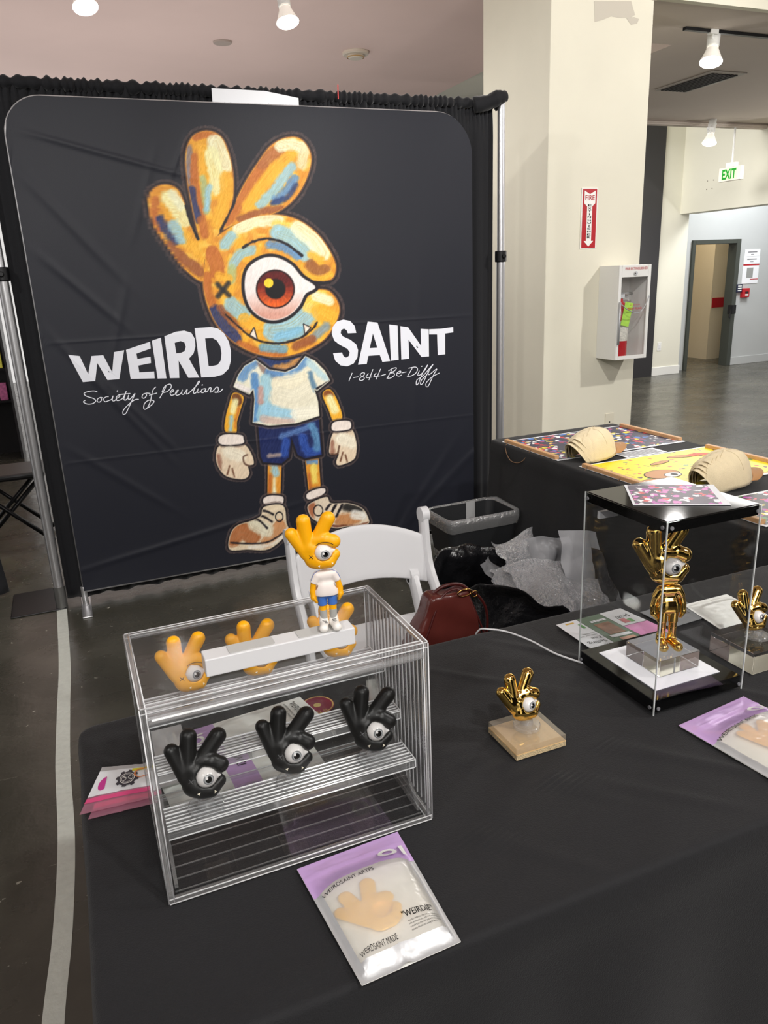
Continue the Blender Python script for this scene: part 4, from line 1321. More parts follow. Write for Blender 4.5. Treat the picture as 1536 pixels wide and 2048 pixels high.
# S A I N T
letter(lm, A2, [(398, 252), (305, 256), (292, 222), (262, 204), (232, 220), (226, 255), (250, 290), (330, 325), (395, 375), (417, 440), (410, 520), (370, 585), (300, 618), (225, 608), (165, 555), (142, 475),
                (240, 466), (255, 505), (285, 522), (315, 505), (325, 465), (300, 425), (220, 385), (155, 335), (128, 260), (138, 185), (185, 125), (255, 105), (330, 120), (380, 175)])
letter(lm, A2, [(522, 127), (630, 138), (770, 560), (684, 570), (656, 494), (530, 503), (512, 592), (416, 600)], [[(580, 258), (628, 414), (545, 418)]])
letter(lm, A2, [(758, 158), (850, 170), (862, 548), (778, 558)])
letter(lm, A2, [(880, 177), (965, 190), (1106, 392), (1100, 207), (1190, 212), (1194, 508), (1112, 515), (970, 326), (978, 533), (892, 545)])
letter(lm, A2, [(1195, 212), (1330, 206), (1458, 187), (1460, 245), (1370, 258), (1371, 486), (1290, 494), (1282, 268), (1196, 268)])
lm.build('large_lettering', M_letter, ban)


def ribbon(mb, fnc, pts, w, n=6):
    q = catmull([(a, b, 0) for a, b in pts], n)
    vs = []
    for i, p in enumerate(q):
        t = (q[min(i + 1, len(q) - 1)] - q[max(i - 1, 0)]); t.normalize()
        nn = Vector((-t.y, t.x, 0)) * w
        vs += [fnc(p.x + nn.x, p.y + nn.y), fnc(p.x - nn.x, p.y - nn.y)]
    mb.add(vs, [(2 * i, 2 * i + 1, 2 * i + 3, 2 * i + 2) for i in range(len(q) - 1)])


sm_ = MB()
# handwritten strokes: Society of Peculiars
for s_ in ([(318, 700), (290, 690), (240, 696), (205, 712), (225, 735), (285, 755), (305, 775), (280, 797), (235, 802), (200, 785), (215, 770)],
           [(345, 745), (322, 758), (318, 780), (338, 785), (355, 765), (345, 745), (370, 752)],
           [(415, 738), (390, 742), (372, 762), (385, 782), (410, 775), (440, 760), (452, 732), (445, 768), (460, 775), (480, 760)],
           [(480, 755), (510, 735), (500, 725), (480, 745), (485, 770), (510, 768), (540, 745), (566, 690), (545, 755), (558, 768), (580, 750)],
           [(500, 722), (600, 712)],
           [(585, 725), (580, 755), (600, 758), (640, 712), (600, 800), (565, 875), (540, 890), (540, 855), (590, 800), (640, 765), (672, 762)],
           [(735, 710), (708, 720), (700, 745), (718, 752), (738, 730), (735, 710), (770, 712)],
           [(818, 655), (790, 690), (770, 780), (740, 840), (715, 842), (720, 800), (755, 770), (800, 775), (790, 800), (750, 835)],
           [(760, 728), (828, 708)],
           [(905, 650), (885, 690), (850, 752)], [(870, 700), (895, 650), (940, 632), (948, 660), (915, 695), (880, 705)],
           [(945, 705), (970, 690), (958, 680), (940, 705), (950, 728), (985, 715), (1010, 685), (995, 690), (985, 715), (1000, 728), (1030, 712), (1045, 680)],
           [(1045, 680), (1038, 712), (1055, 718), (1085, 676), (1078, 712), (1095, 712), (1160, 650), (1190, 615), (1180, 612), (1140, 690), (1145, 712), (1165, 700), (1180, 670), (1172, 702), (1190, 702), (1205, 690)],
           [(1240, 670), (1212, 678), (1205, 702), (1228, 702), (1245, 670), (1240, 700), (1258, 692), (1275, 665), (1290, 668), (1282, 700), (1305, 690), (1340, 655), (1352, 680), (1335, 704), (1320, 700), (1360, 700), (1390, 672)]):
    ribbon(sm_, A1, s_, 3.6)
for (x, y) in ((489, 690), (1214, 640)):
    ribbon(sm_, A1, [(x - 4, y + 4), (x + 4, y - 4)], 4.5, 2)
sm_.build('script_lettering', M_letter, ban)
sm_ = MB()
# 1-844-Be-Diffy
for s_ in ([(352, 690), (315, 782)], [(365, 742), (420, 732)], [(490, 690), (460, 690), (440, 715), (470, 730), (485, 750), (460, 772), (430, 765), (445, 740), (480, 715), (490, 690)],
           [(530, 695), (505, 740), (570, 735)], [(580, 650), (535, 768)], [(615, 690), (590, 730), (655, 722)], [(665, 645), (615, 762)], [(665, 722), (722, 704)],
           [(785, 660), (735, 750)], [(750, 668), (800, 640), (838, 635), (820, 665), (775, 690), (808, 690), (815, 715), (775, 745), (730, 748)],
           [(845, 700), (885, 685), (880, 668), (850, 685), (840, 712), (865, 725), (895, 712)], [(895, 690), (948, 678)],
           [(1010, 640), (960, 725)], [(970, 640), (1040, 625), (1068, 645), (1050, 690), (1000, 722), (955, 728)],
           [(1088, 665), (1070, 712), (1095, 712), (1150, 660), (1180, 600), (1120, 700), (1080, 800), (1055, 820), (1060, 770), (1110, 735), (1150, 700), (1240, 595), (1180, 690), (1130, 800), (1100, 812), (1115, 765), (1160, 720), (1195, 672)],
           [(1195, 672), (1185, 702), (1205, 704), (1280, 645), (1240, 720), (1190, 830), (1165, 838), (1165, 800), (1215, 745), (1265, 712), (1308, 690)]):
    ribbon(sm_, A2, s_, 3.8)
ribbon(sm_, A2, [(1110, 622), (1120, 614)], 4.5, 2)
sm_.build('script_lettering', M_letter, ban)

# ------------------------------------------------------------------ left edge: side curtain, black stool, neighbour's shelf
def sc_fn(u, v):
    z = 2.4 * (1 - v) + 0.01
    x1 = -0.66 + 0.20 * v ** 1.3
    x = -1.9 + (x1 + 1.9) * u
    y = 4.45 + 0.035 * math.sin(u * 46 + 1.2 * math.sin(u * 8)) * (0.5 + 0.7 * v) - 0.1 * v * v
    if v > 0.9: y -= (v - .9) * 1.2 * (0.5 + 0.5 * math.sin(u * 60))
    return (x, y, z)
c_ = MB(); c_.grid(sc_fn, 260, 60)
tag(c_.build('side_curtain', M_drape, smooth=True, solid=0.002), 'black side curtain hanging to the floor at the far left of the frame', 'curtain')
# folding stool
st = thing('folding_stool', 'black folding stool standing behind the left drape pole', 'stool', (-0.45, 5.25, 0))
for y in (-0.15, 0.15):
    MB().tube([(-0.22, y, 0.02), (0.2, y, 0.44)], 0.014).build('leg', M_black_metal, st, smooth=True)
for y in (-0.17, 0.17):
    MB().tube([(0.22, y, 0.02), (-0.2, y, 0.44)], 0.014).build('leg', M_black_metal, st, smooth=True)
MB().tube([(0.2, -0.17, 0.05), (0.2, 0.17, 0.05)], 0.012).build('foot_bar', M_black_metal, st, smooth=True)
MB().box((-0.23, -0.19, 0.44), (0.23, 0.19, 0.48)).build('seat', mat('black_vinyl_seat', (20, 20, 22), 0.4), st, bevel=0.015)
shl = thing('display_shelf', "neighbouring booth's dark shelf unit with bright packages, seen past the left pole", 'shelf', (-1.25, 8.2, 0))
for z in (0.55, 0.85, 1.15, 1.45): MB().box((-0.58, -0.2, z), (0.73, 0.189, z + 0.02)).build('shelf_board', M_black_metal, shl)
MB().box((-0.6, 0.19, 0), (0.75, 0.22, 1.75)).build('back_panel', M_dark_wall, shl)
for x in (-0.6, 0.73): MB().box((x, -0.2, 0), (x + 0.02, 0.2, 1.75)).build('side_panel', M_dark_wall, shl)
rng = random.Random(4)
pals = [(226, 90, 96), (226, 222, 90), (236, 200, 205), (240, 238, 224), (150, 190, 70), (200, 110, 160)]
names = ['red', 'yellow', 'pale pink', 'cream', 'green', 'magenta']
k = 0
for zi, z in enumerate((0.57, 0.87, 1.17, 1.47)):
    for xi in range(6):
        ci = (xi + zi * 2) % 6
        h = 0.12 + rng.random() * 0.1
        x = -1.25 + 0.14 + xi * 0.1
        o = MB().box((x, 8.03, z + 0.001), (x + 0.07, 8.1, z + h)).build('package_box', mat('pack_' + names[ci].replace(' ', '_'), pals[ci], 0.5, var=0.3, vscale=40), bevel=0.003)
        tag(o, '%s package on the %s shelf of the neighbouring booth, %s from the left' % (names[ci], ('lowest', 'second', 'third', 'top')[zi], ('first', 'second', 'third', 'fourth', 'fifth', 'sixth')[xi]), 'package', "packages on the neighbour's shelf")

# ------------------------------------------------------------------ white folding chair
def rbar(mb, path, w, t, side=(1, 0, 0)):
    """flat rounded bar swept along a path; w along side, t across"""
    side = Vector(side); path = [Vector(p) for p in path]; n = 12; vs = []
    for i, p in enumerate(path):
        d = (path[min(i + 1, len(path) - 1)] - path[max(i - 1, 0)]).normalized()
        nn = d.cross(side).normalized()
        for j in range(n):
            a = 2 * math.pi * j / n
            ca, sa = math.cos(a), math.sin(a)
            k = (abs(ca) ** 4 + abs(sa) ** 4) ** -0.25
            vs.append(p + side * (ca * k * w / 2) + nn * (sa * k * t / 2))
    fs = [(i * n + j, i * n + (j + 1) % n, (i + 1) * n + (j + 1) % n, (i + 1) * n + j) for i in range(len(path) - 1) for j in range(n)]
    fs += [tuple(range(n - 1, -1, -1)), tuple(range((len(path) - 1) * n, len(path) * n))]
    mb.add(vs, fs)


YCH = 2.20
tl = aty(578, 1081, YCH); tr = aty(846, 1034, YCH)
ch = thing('folding_chair', 'white resin folding chair standing behind the table, back towards the banner', 'chair', ((tl.x + tr.x) / 2, YCH, 0))
hw = (tr.x - tl.x) / 2; zc = (tl.z + tr.z) / 2
fr_path = lambda x: catmull([(x, 0.0, zc + 0.012), (x, -0.03, zc - 0.15), (x, -0.12, 0.50), (x, -0.24, 0.22), (x, -0.34, 0.008)], 8)
for sx in (-1, 1):
    m_ = MB(); rbar(m_, fr_path(sx * hw), 0.026, 0.05); 
    m_.cyl((sx * hw - 0.013, -0.003, zc + 0.012), (sx * hw + 0.013, -0.003, zc + 0.012), 0.026, n=24)
    m_.build('front_leg', M_plastic_white, ch, smooth=True, auto=50)
    m_ = MB(); rbar(m_, catmull([(sx * (hw - 0.05), -0.27, 0.47), (sx * (hw - 0.05), -0.10, 0.30), (sx * (hw - 0.05), 0.10, 0.008)], 6), 0.024, 0.045)
    m_.build('rear_leg', M_plastic_white, ch, smooth=True, auto=50)
    # pivot bracket with rounded head
    m_ = MB(); rbar(m_, catmull([(sx * (hw - 0.055), -0.02, 0.585), (sx * (hw - 0.055), -0.05, 0.54), (sx * (hw - 0.055), -0.09, 0.46)], 6), 0.028, 0.06)
    m_.cyl((sx * (hw - 0.055) - 0.014, -0.02, 0.585), (sx * (hw - 0.055) + 0.014, -0.02, 0.585), 0.031, n=24)
    pb = m_.build('hinge_bracket', M_plastic_white, ch, smooth=True, auto=50)
    MB().cyl((sx * (hw - 0.055) - 0.017, -0.02, 0.57), (sx * (hw - 0.055) + 0.017, -0.02, 0.57), 0.006).build('rivet', M_black_metal, pb)
m_ = MB()


def backrest(u, v):
    x = (u * 2 - 1) * (hw - 0.008)
    arch = 1 - (u * 2 - 1) ** 2
    zt_ = zc - 0.055 + 0.055 * arch; zb_ = zc - 0.215 + 0.035 * arch
    z = zb_ + (zt_ - zb_) * v
    y = 0.0 - (zc - z) * 0.2 + 0.03 * arch
    return (x, y, z)


m_.grid(backrest, 30, 8)
m_.build('backrest', M_plastic_white, ch, smooth=True, solid=0.018, bevel=0.006)
m_ = MB(); m_.box((-hw + 0.03, -0.42, 0.44), (hw - 0.03, -0.04, 0.465)); m_.build('seat', M_plastic_white, ch, bevel=0.012)
m_ = MB(); m_.cyl((-hw, -0.26, 0.2), (hw, -0.26, 0.2), 0.012); m_.build('stretcher', M_plastic_white, ch, smooth=True, auto=40)

# ------------------------------------------------------------------ leather handbag on the chair
M_leather = mat('burgundy_leather', (84, 36, 31), 0.27, coat=0.35, var=0.12, vscale=12, bump=0.25, bscale=9)
M_piping = mat('brown_leather_piping', (70, 24, 22), 0.35)
bg0 = aty(885, 1188, 1.72)
bag = thing('handbag', 'shiny burgundy leather handbag slumped on the white chair behind the table', 'handbag', (0.915, 1.81, 0.4665))
bag.scale = (0.74, 0.74, 0.74)


def bagf(X, Y, Z):
    zz = Z / 0.30
    hw_ = 0.165 * (1 - 0.62 * np.clip(zz, 0, 1) ** 1.1)
    cx = 0.03 * np.clip(zz, 0, 1) - 0.03
    dx = np.abs(X - cx) - hw_
    dy = np.abs(Y) - (0.055 * (1 - 0.55 * np.clip(zz, 0, 1)))
    dz = np.abs(Z - 0.145) - 0.13
    q = np.maximum(dx, 0) ** 2 + np.maximum(dy, 0) ** 2 + np.maximum(dz, 0) ** 2
    d = np.sqrt(q) + np.minimum(np.maximum(np.maximum(dx, dy), dz), 0) - 0.014
    d += 0.006 * np.sin(X * 34 + Z * 26) * np.cos(Z * 21 - X * 12)
    return d


bm_ = snet(bagf, (-0.24, -0.1, -0.012), (0.22, 0.1, 0.31), 0.008)
zmin = min(v[2] for v in bm_.v)
bm_.map(lambda v: Vector((v.x, v.y, v.z - zmin + 0.001)))
bm_.build('bag_body', M_leather, bag, smooth=True, subd=1)
pp = MB(); pp.tube(catmull([(-0.20, -0.062, 0.025), (-0.12, -0.055, 0.14), (-0.07, -0.045, 0.24), (-0.03, -0.035, 0.295), (0.03, -0.03, 0.305), (0.075, -0.035, 0.27), (0.12, -0.05, 0.15), (0.16, -0.062, 0.025)], 6), 0.0045, 8)
pp.tube([(-0.19, -0.07, 0.022), (-0.02, -0.075, 0.018), (0.15, -0.07, 0.022)], 0.0045, 8)
pp.build('piping', M_piping, bag, smooth=True)
stp = MB()
stp.tube(catmull([(0.03, -0.03, 0.30), (0.10, -0.03, 0.28), (0.16, -0.02, 0.20), (0.175, -0.01, 0.10), (0.16, 0.0, 0.02)], 8), 0.006, 8)
stp.tube(catmull([(-0.07, 0.0, 0.285), (-0.02, -0.01, 0.318), (0.05, -0.015, 0.315), (0.10, -0.02, 0.27)], 8), 0.007, 8)
stp.build('strap', M_piping, bag, smooth=True)
bk_ = MB(); bk_.tube([Vector((0.055 + 0.03 * math.cos(a), -0.045, 0.29 + 0.014 * math.sin(a))) for a in np.linspace(0, 6.28, 17)[:-1]], 0.0028, 8, closed=True)
bk_.tube([Vector((0.10 + 0.013 * math.cos(a), -0.042, 0.275 + 0.012 * math.sin(a))) for a in np.linspace(0, 6.28, 15)[:-1]], 0.0026, 8, closed=True)
bk_.build('buckle', mat('brass_buckle', (206, 160, 92), 0.18, metal=1.0), bag, smooth=True)

# ------------------------------------------------------------------ waste bin with clear liner
M_bin = mat('black_bin_plastic', (24, 25, 27), 0.55, bump=0.1, bscale=300)
M_liner = clear_mat('clear_bin_liner', tint=(0.72, 0.73, 0.74), gloss=3.0, rough=0.16, haze=0.10, bump=0.5, bscale=60)
YTB = 2.98
q0 = aty(878, 1030, YTB); q1 = aty(1018, 1030, YTB)
bin_ = thing('waste_bin', 'black rectangular waste bin with a clear plastic liner, beside the second table', 'bin', ((q0.x + q1.x) / 2 + 0.02, YTB + 0.06, 0))
bw, bd, bh = (q1.x - q0.x) / 2, 0.13, 0.47


def rrect(hx, hy, r, n=8):
    out = []
    for cx, cy, a0 in ((hx - r, hy - r, 0), (-hx + r, hy - r, 90), (-hx + r, -hy + r, 180), (hx - r, -hy + r, 270)):
        for k in range(n + 1):
            a = math.radians(a0 + 90 * k / n)
            out.append((cx + r * math.cos(a), cy + r * math.sin(a)))
    return out


def loft(mb, rings, cap0=True, cap1=False):
    n = len(rings[0]); vs = [p for r in rings for p in r]
    fs = [(i * n + j, i * n + (j + 1) % n, (i + 1) * n + (j + 1) % n, (i + 1) * n + j) for i in range(len(rings) - 1) for j in range(n)]
    if cap0: fs.append(tuple(range(n - 1, -1, -1)))
    if cap1: fs.append(tuple(range((len(rings) - 1) * n, len(rings) * n)))
    mb.add(vs, fs)


rings = []
for z, k in ((0.0, .72), (0.02, .73), (bh, 1.0), (bh, 0.96), (0.03, .70)):
    rings.append([(x, y, z) for x, y in rrect(bw * k, bd * k, 0.04)])
m_ = MB(); loft(m_, rings, True, True); m_.build('bin_body', M_bin, bin_, smooth=True, auto=40)
rings = []
for z, k in ((bh - 0.055, 1.0), (bh - 0.02, 1.045), (bh + 0.012, 1.035), (bh + 0.012, 0.98), (bh - 0.06, .93), (bh - 0.2, .88), (0.08, 0.78)):
    r = []
    for i, (x, y) in enumerate(rrect(bw * k, bd * k, 0.042, 14)):
        w = 0.009 * noise.noise(Vector((x * 30, y * 30, z * 8)))
        r.append((x * (1 + w * 2), y * (1 + w * 2), z + 0.014 * noise.noise(Vector((x * 22, y * 22, k * 5)))))
    rings.append(r)
m_ = MB(); loft(m_, rings, False, True); m_.build('bin_liner', M_liner, bin_, smooth=True)
mt_ = MB(); mt_.grid(lambda u, v: (0.03 + 0.05 * u, bd * .9, bh - 0.09 + 0.10 * v), 2, 2); mt_.build('liner_fold', mat('grey_tape', (150, 150, 150), 0.4), bin_)

# ------------------------------------------------------------------ black bag of packing material
M_film = mat('black_plastic_film', (16, 16, 18), 0.22, spec=0.7, bump=0.7, bscale=28)
sack = thing('packing_bag', 'crumpled black plastic sack of packing scraps on the floor beside the bin', 'bag', (1.53, 2.40, 0))


def sackf(u, v):
    a = u * 2 * math.pi
    z = 0.42 * v
    r = 1.0 + 0.12 * noise.noise(Vector((math.cos(a) * 1.6, math.sin(a) * 1.6, z * 4))) + 0.05 * noise.noise(Vector((math.cos(a) * 5, math.sin(a) * 5, z * 12)))
    k = (0.82 + 0.25 * math.sin(min(v, 1) * 2.2))
    top = 0.045 * math.sin(2 * a + 0.6) + 0.05 * math.sin(3 * a + 2.0) + 0.05 * noise.noise(Vector((math.cos(a) * 4, math.sin(a) * 4, 3)))
    zz = z + top * v ** 2
    if v > .9: r *= 1 + (v - .9) * 0.8
    return (0.31 * r * k * math.cos(a), 0.33 * r * k * math.sin(a), max(zz, 0.002) - (0.0 if v > 0 else 0))


m_ = MB(); m_.grid(sackf, 96, 40); m_.build('sack', M_film, sack, smooth=True, solid=0.002)
m_ = MB(); m_.grid(lambda u, v: ((u - .5) * 0.40, (v - .5) * 0.42, 0.22 + 0.03 * noise.noise(Vector((u * 7, v * 7, 0)))), 30, 24); m_.build('inner_lining', M_film, sack, smooth=True)
M_bub = clear_mat('bubble_wrap_film', tint=(0.8, 0.8, 0.81), gloss=5.0, rough=0.16, haze=0.26, hazecol=(0.5, 0.5, 0.52), bump=1.0, bscale=70)
M_foam = clear_mat('frosted_foam_sheet', tint=(0.7, 0.7, 0.71), gloss=1.0, rough=0.4, haze=0.38, hazecol=(0.42, 0.42, 0.44))


def crumple(name, label, cat, c, size, rot, amp, sc, m_, seed, bend=0.0, nu=44, nv=34, group=None):
    R = Matrix.Rotation(rot[2], 4, 'Z') @ Matrix.Rotation(rot[0], 4, 'X') @ Matrix.Rotation(rot[1], 4, 'Y')
    mb = MB()

    def fn(u, v):
        x = (u - .5) * size[0]; y = (v - .5) * size[1]
        n1 = noise.noise(Vector((x * sc, y * sc, seed))); n2 = noise.noise(Vector((x * sc * 3, y * sc * 3, seed + 9)))
        z = amp * n1 + amp * 0.35 * n2 + bend * (x * x)
        return Vector(c) + R @ Vector((x + amp * .5 * n2, y + amp * .5 * n1, z))
    mb.grid(fn, nu, nv)
    return tag(mb.build(name, m_, smooth=True), label, cat, group)


crumple('bubble_wrap', 'crumpled clear bubble wrap spilling out of the black sack towards the display case', 'bubble wrap', (1.66, 2.27, 0.37), (0.52, 0.34), (0.35, 0.05, -0.15), 0.07, 6, M_bub, 1, -0.3)
crumple('bubble_wrap', 'smaller piece of bubble wrap standing upright at the back of the black sack', 'bubble wrap', (1.60, 2.46, 0.42), (0.24, 0.22), (0.9, 0.2, 0.1), 0.06, 8, M_bub, 4, 0.2)
crumple('foam_sheet', 'curled frosted foam sheet in the middle of the black sack', 'foam sheet', (1.73, 2.44, 0.41), (0.26, 0.20), (1.1, -0.1, 0.0), 0.05, 5, M_foam, 7, -2.5)
crumple('foam_sheet', 'large frosted foam sheet sticking out to the right behind the display case', 'foam sheet', (1.84, 2.33, 0.40), (0.26, 0.28), (1.05, 0.2, -0.5), 0.04, 4, M_foam, 12, 0.4)
crumple('foam_sheet', 'small frosted foam sheet at the left inside edge of the black sack', 'foam sheet', (1.47, 2.46, 0.38), (0.16, 0.18), (1.2, 0.3, 0.5), 0.04, 6, M_foam, 15, 0.3)


# ------------------------------------------------------------------ cloth-covered tables
def table_cloth(mb, x0, x1, y0, y1, top, rc, wr, seed, fold=0.02, zb=0.01, corner_slump=None, flare=0.05):
    cx, cy = (x0 + x1) / 2, (y0 + y1) / 2
    hx, hy = (x1 - x0) / 2, (y1 - y0) / 2

    def perim(rad):
        out = []
        N = 0
        segs = [((hx - rad, -hy), (hx - rad, -hy))]
        pts = []
        cs = [(hx - rad, hy - rad, 0), (-hx + rad, hy - rad, 90), (-hx + rad, -hy + rad, 180), (hx - rad, -hy + rad, 270)]
        for i, (ax, ay, a0) in enumerate(cs):
            for k in range(9):
                a = math.radians(a0 + 90 * k / 8)
                pts.append((ax + rad * math.cos(a), ay + rad * math.sin(a), math.cos(a), math.sin(a)))
            bx_, by_, b0 = cs[(i + 1) % 4]
            a = math.radians(a0 + 90)
            e0 = (ax + rad * math.cos(a), ay + rad * math.sin(a)); b = math.radians(b0)
            e1 = (bx_ + rad * math.cos(b), by_ + rad * math.sin(b))
            L = math.hypot(e1[0] - e0[0], e1[1] - e0[1]); n = max(2, int(L / 0.012))
            for k in range(1, n):
                t = k / n
                pts.append((e0[0] + (e1[0] - e0[0]) * t, e0[1] + (e1[1] - e0[1]) * t, math.cos(a), math.sin(a)))
        return pts
    per = perim(rc); n = len(per)
    s_acc = 0; S_ = []
    for i in range(n):
        S_.append(s_acc); s_acc += math.hypot(per[(i + 1) % n][0] - per[i][0], per[(i + 1) % n][1] - per[i][1])
    rings = []
    r_e = 0.012
    # flat top as a fine grid of rings running inwards
    for k in range(0, 44):
        f = k / 43
        ring = []
        for (px, py, nx, ny) in per:
            x, y = (px - nx * r_e) * f, (py - ny * r_e) * f
            ring.append((cx + x, cy + y, top + wr(cx + x, cy + y) * min(1, (1 - f) * 6 + 0.4)))
        rings.append(ring)
    for k in range(1, 5):
        a = k / 4 * math.pi / 2
        rings.append([(cx + px - nx * r_e * (1 - math.sin(a)), cy + py - ny * r_e * (1 - math.sin(a)), top - r_e * (1 - math.cos(a)) + 0.0015 * noise.noise(Vector((S_[i] * 30, seed, 0)))) for i, (px, py, nx, ny) in enumerate(per)])
    for k in range(1, 26):
        t = (k / 25) ** 1.1
        z = (top - r_e) * (1 - t) + zb * t
        ring = []
        for i, (px, py, nx, ny) in enumerate(per):
            s = S_[i]
            w = fold * (t ** 0.8) * (math.sin(s * 21 + seed + 1.3 * math.sin(s * 5 + seed)) + 0.5 * noise.noise(Vector((s * 6, t * 2, seed))))
            crn = 1 - abs(abs(nx) - abs(ny))     # corners flare
            w += flare * t * max(0, crn) * 1.2 + 0.018 * t
            lip = 0.003 if z > top - 0.072 else 0.0
            ring.append((cx + px + nx * (w + lip), cy + py + ny * (w + lip), z))
        rings.append(ring)
    loft(mb, rings, False, False)


def wr2(x, y):
    return 0.001 * noise.noise(Vector((x * 6, y * 6, 2)))


# second table (along the right side of the booth)
T2 = dict(x0=1.90, x1=2.66, y0=0.9, y1=3.26)
t2 = thing('cloth_covered_table', 'second table under a black cloth with posters and caps, beside the pillar', 'table', (0, 0, 0))
m_ = MB(); table_cloth(m_, T2['x0'], T2['x1'], 1.62, T2['y1'], 0.75, 0.03, wr2, 5, fold=0.02, flare=0.03)
m_.build('tablecloth', mat('second_table_cloth', (17, 17, 19), 0.85, sheen=0.08, bump=0.2, bscale=500), t2, smooth=True)
ZT2 = 0.7525

# posters with wooden hanging bars
M_post_navy = confetti_mat('navy_doodle_print', (34, 36, 66), [(214, 44, 58), (240, 214, 40), (60, 120, 200), (238, 238, 238), (34, 36, 66), (150, 60, 120)], 38, 0.55)
M_post_yel = confetti_mat('yellow_doodle_print', (238, 216, 34), [(214, 90, 50), (206, 160, 90), (120, 150, 90), (238, 216, 34), (90, 60, 40), (238, 216, 34)], 34, 0.36)
M_post_purple = confetti_mat('purple_doodle_print', (60, 40, 72), [(180, 70, 170), (238, 236, 240), (214, 60, 70), (210, 110, 190), (60, 40, 72), (238, 236, 240)], 75, 0.6)


def poster(label, x0, x1, y0, y1, m, name='hanging_poster', extra=None, cord=True):
    t = thing(name, label, 'poster', (x0, y0, ZT2))
    w, d = x1 - x0, y1 - y0
    MB().box((0, 0, 0), (w, d, 0.0015)).build('paper_sheet', M_paper, t)
    pm = MB().add([(0.012, 0.012, 0.0022), (w - 0.012, 0.012, 0.0022), (w - 0.012, d - 0.012, 0.0022), (0.012, d - 0.012, 0.0022)], [(0, 1, 2, 3)])
    if extra: extra(pm, w, d)
    pm.build('printed_picture', m, t)
    for x in (0.0, w - 0.022):
        MB().box((x, 0.02, 0.0), (x + 0.022, d - 0.02, 0.018)).build('wooden_bar', M_wood, t, bevel=0.003)
    if cord:
        c = MB(); c.tube(catmull([(0.0, d * .88, 0.012), (-0.02, d * .86, -0.02), (-0.035, d * .70, -0.062), (-0.03, d * .52, -0.05), (0.0, d * .45, 0.01)], 8), 0.0022, 6)
        c.build('hanging_cord', mat('brown_cord', (110, 84, 62), 0.7), t, smooth=True)
    return t


poster('navy poster with colourful doodles and wooden bars, at the back of the second table', 1.918, 2.632, 2.70, 3.165, M_post_navy)
M_tan = mat('print_tan', (196, 142, 96), 0.5); M_prred = mat('print_orange_red', (226, 84, 48), 0.5); M_prwhite = mat('print_white', (240, 238, 230), 0.5)


def yel(pm, w, d):
    z = 0.003

    def el(cx, cy, rx, ry, mi, a0=0, zz=0.0):
        pm.poly([(cx + rx * math.cos(t) * math.cos(a0) - ry * math.sin(t) * math.sin(a0), cy + rx * math.cos(t) * math.sin(a0) + ry * math.sin(t) * math.cos(a0), z + zz) for t in np.linspace(0, 6.283, 25)[:-1]], mi)
    el(w * .28, d * .42, .085, .06, 4, .2, 0); el(w * .28, d * .42, .080, .055, 1, .2, .0003)
    el(w * .10, d * .30, .07, .022, 4, .1, .0001); el(w * .10, d * .30, .066, .018, 1, .1, .0004)
    el(w * .32, d * .36, .042, .030, 4, .3, .0005); el(w * .32, d * .36, .038, .027, 3, .3, .0006); el(w * .33, d * .36, .014, .014, 4, 0, .0007)
    el(w * .68, d * .80, .075, .022, 4, -.2, 0); el(w * .68, d * .80, .07, .018, 1, -.2, .0003); el(w * .80, d * .78, .06, .022, 2, -.2, .0005)
    el(w * .45, d * .72, .06, .018, 4, .2, 0); el(w * .45, d * .72, .056, .014, 1, .2, .0003)
    el(w * .72, d * .30, .05, .03, 4, .5, 0); el(w * .72, d * .30, .045, .026, 2, .5, .0003)


poster('bright yellow poster with tan shapes and wooden bars, middle of the second table', 1.935, 2.628, 2.09, 2.575, [M_post_yel, M_tan, M_prred, M_prwhite, M_ink], extra=yel)
poster('dark doodle poster with wooden bar, nearest poster on the second table', 1.955, 2.63, 1.64, 1.93, confetti_mat('black_doodle_print', (40, 34, 46), [(214, 60, 90), (240, 220, 60), (238, 236, 240), (90, 150, 90), (40, 34, 46), (180, 70, 170)], 45, 0.55), cord=False)
p_ = atz(1295, 912, ZT2)
g_ = thing('printed_card', 'small grey printed card between the navy and the yellow poster', 'card', (2.20, 2.585, ZT2))
MB().box((0, 0, 0), (0.22, 0.095, 0.001)).build('card', M_paper, g_)
tt = MB()
for k in range(7): tt.box((0.012, 0.01 + k * 0.011, 0.0011), (0.20, 0.016 + k * 0.011, 0.0016))
tt.build('printed_lines', mat('grey_ink', (120, 120, 124), 0.5), g_)

# baseball caps, nested in stacks
M_cap = mat('beige_canvas', (214, 198, 164), 0.85, sheen=0.2, var=0.05, vscale=30, bump=0.3, bscale=350)
M_suede = mat('tan_suede', (168, 122, 76), 0.9, sheen=0.3)


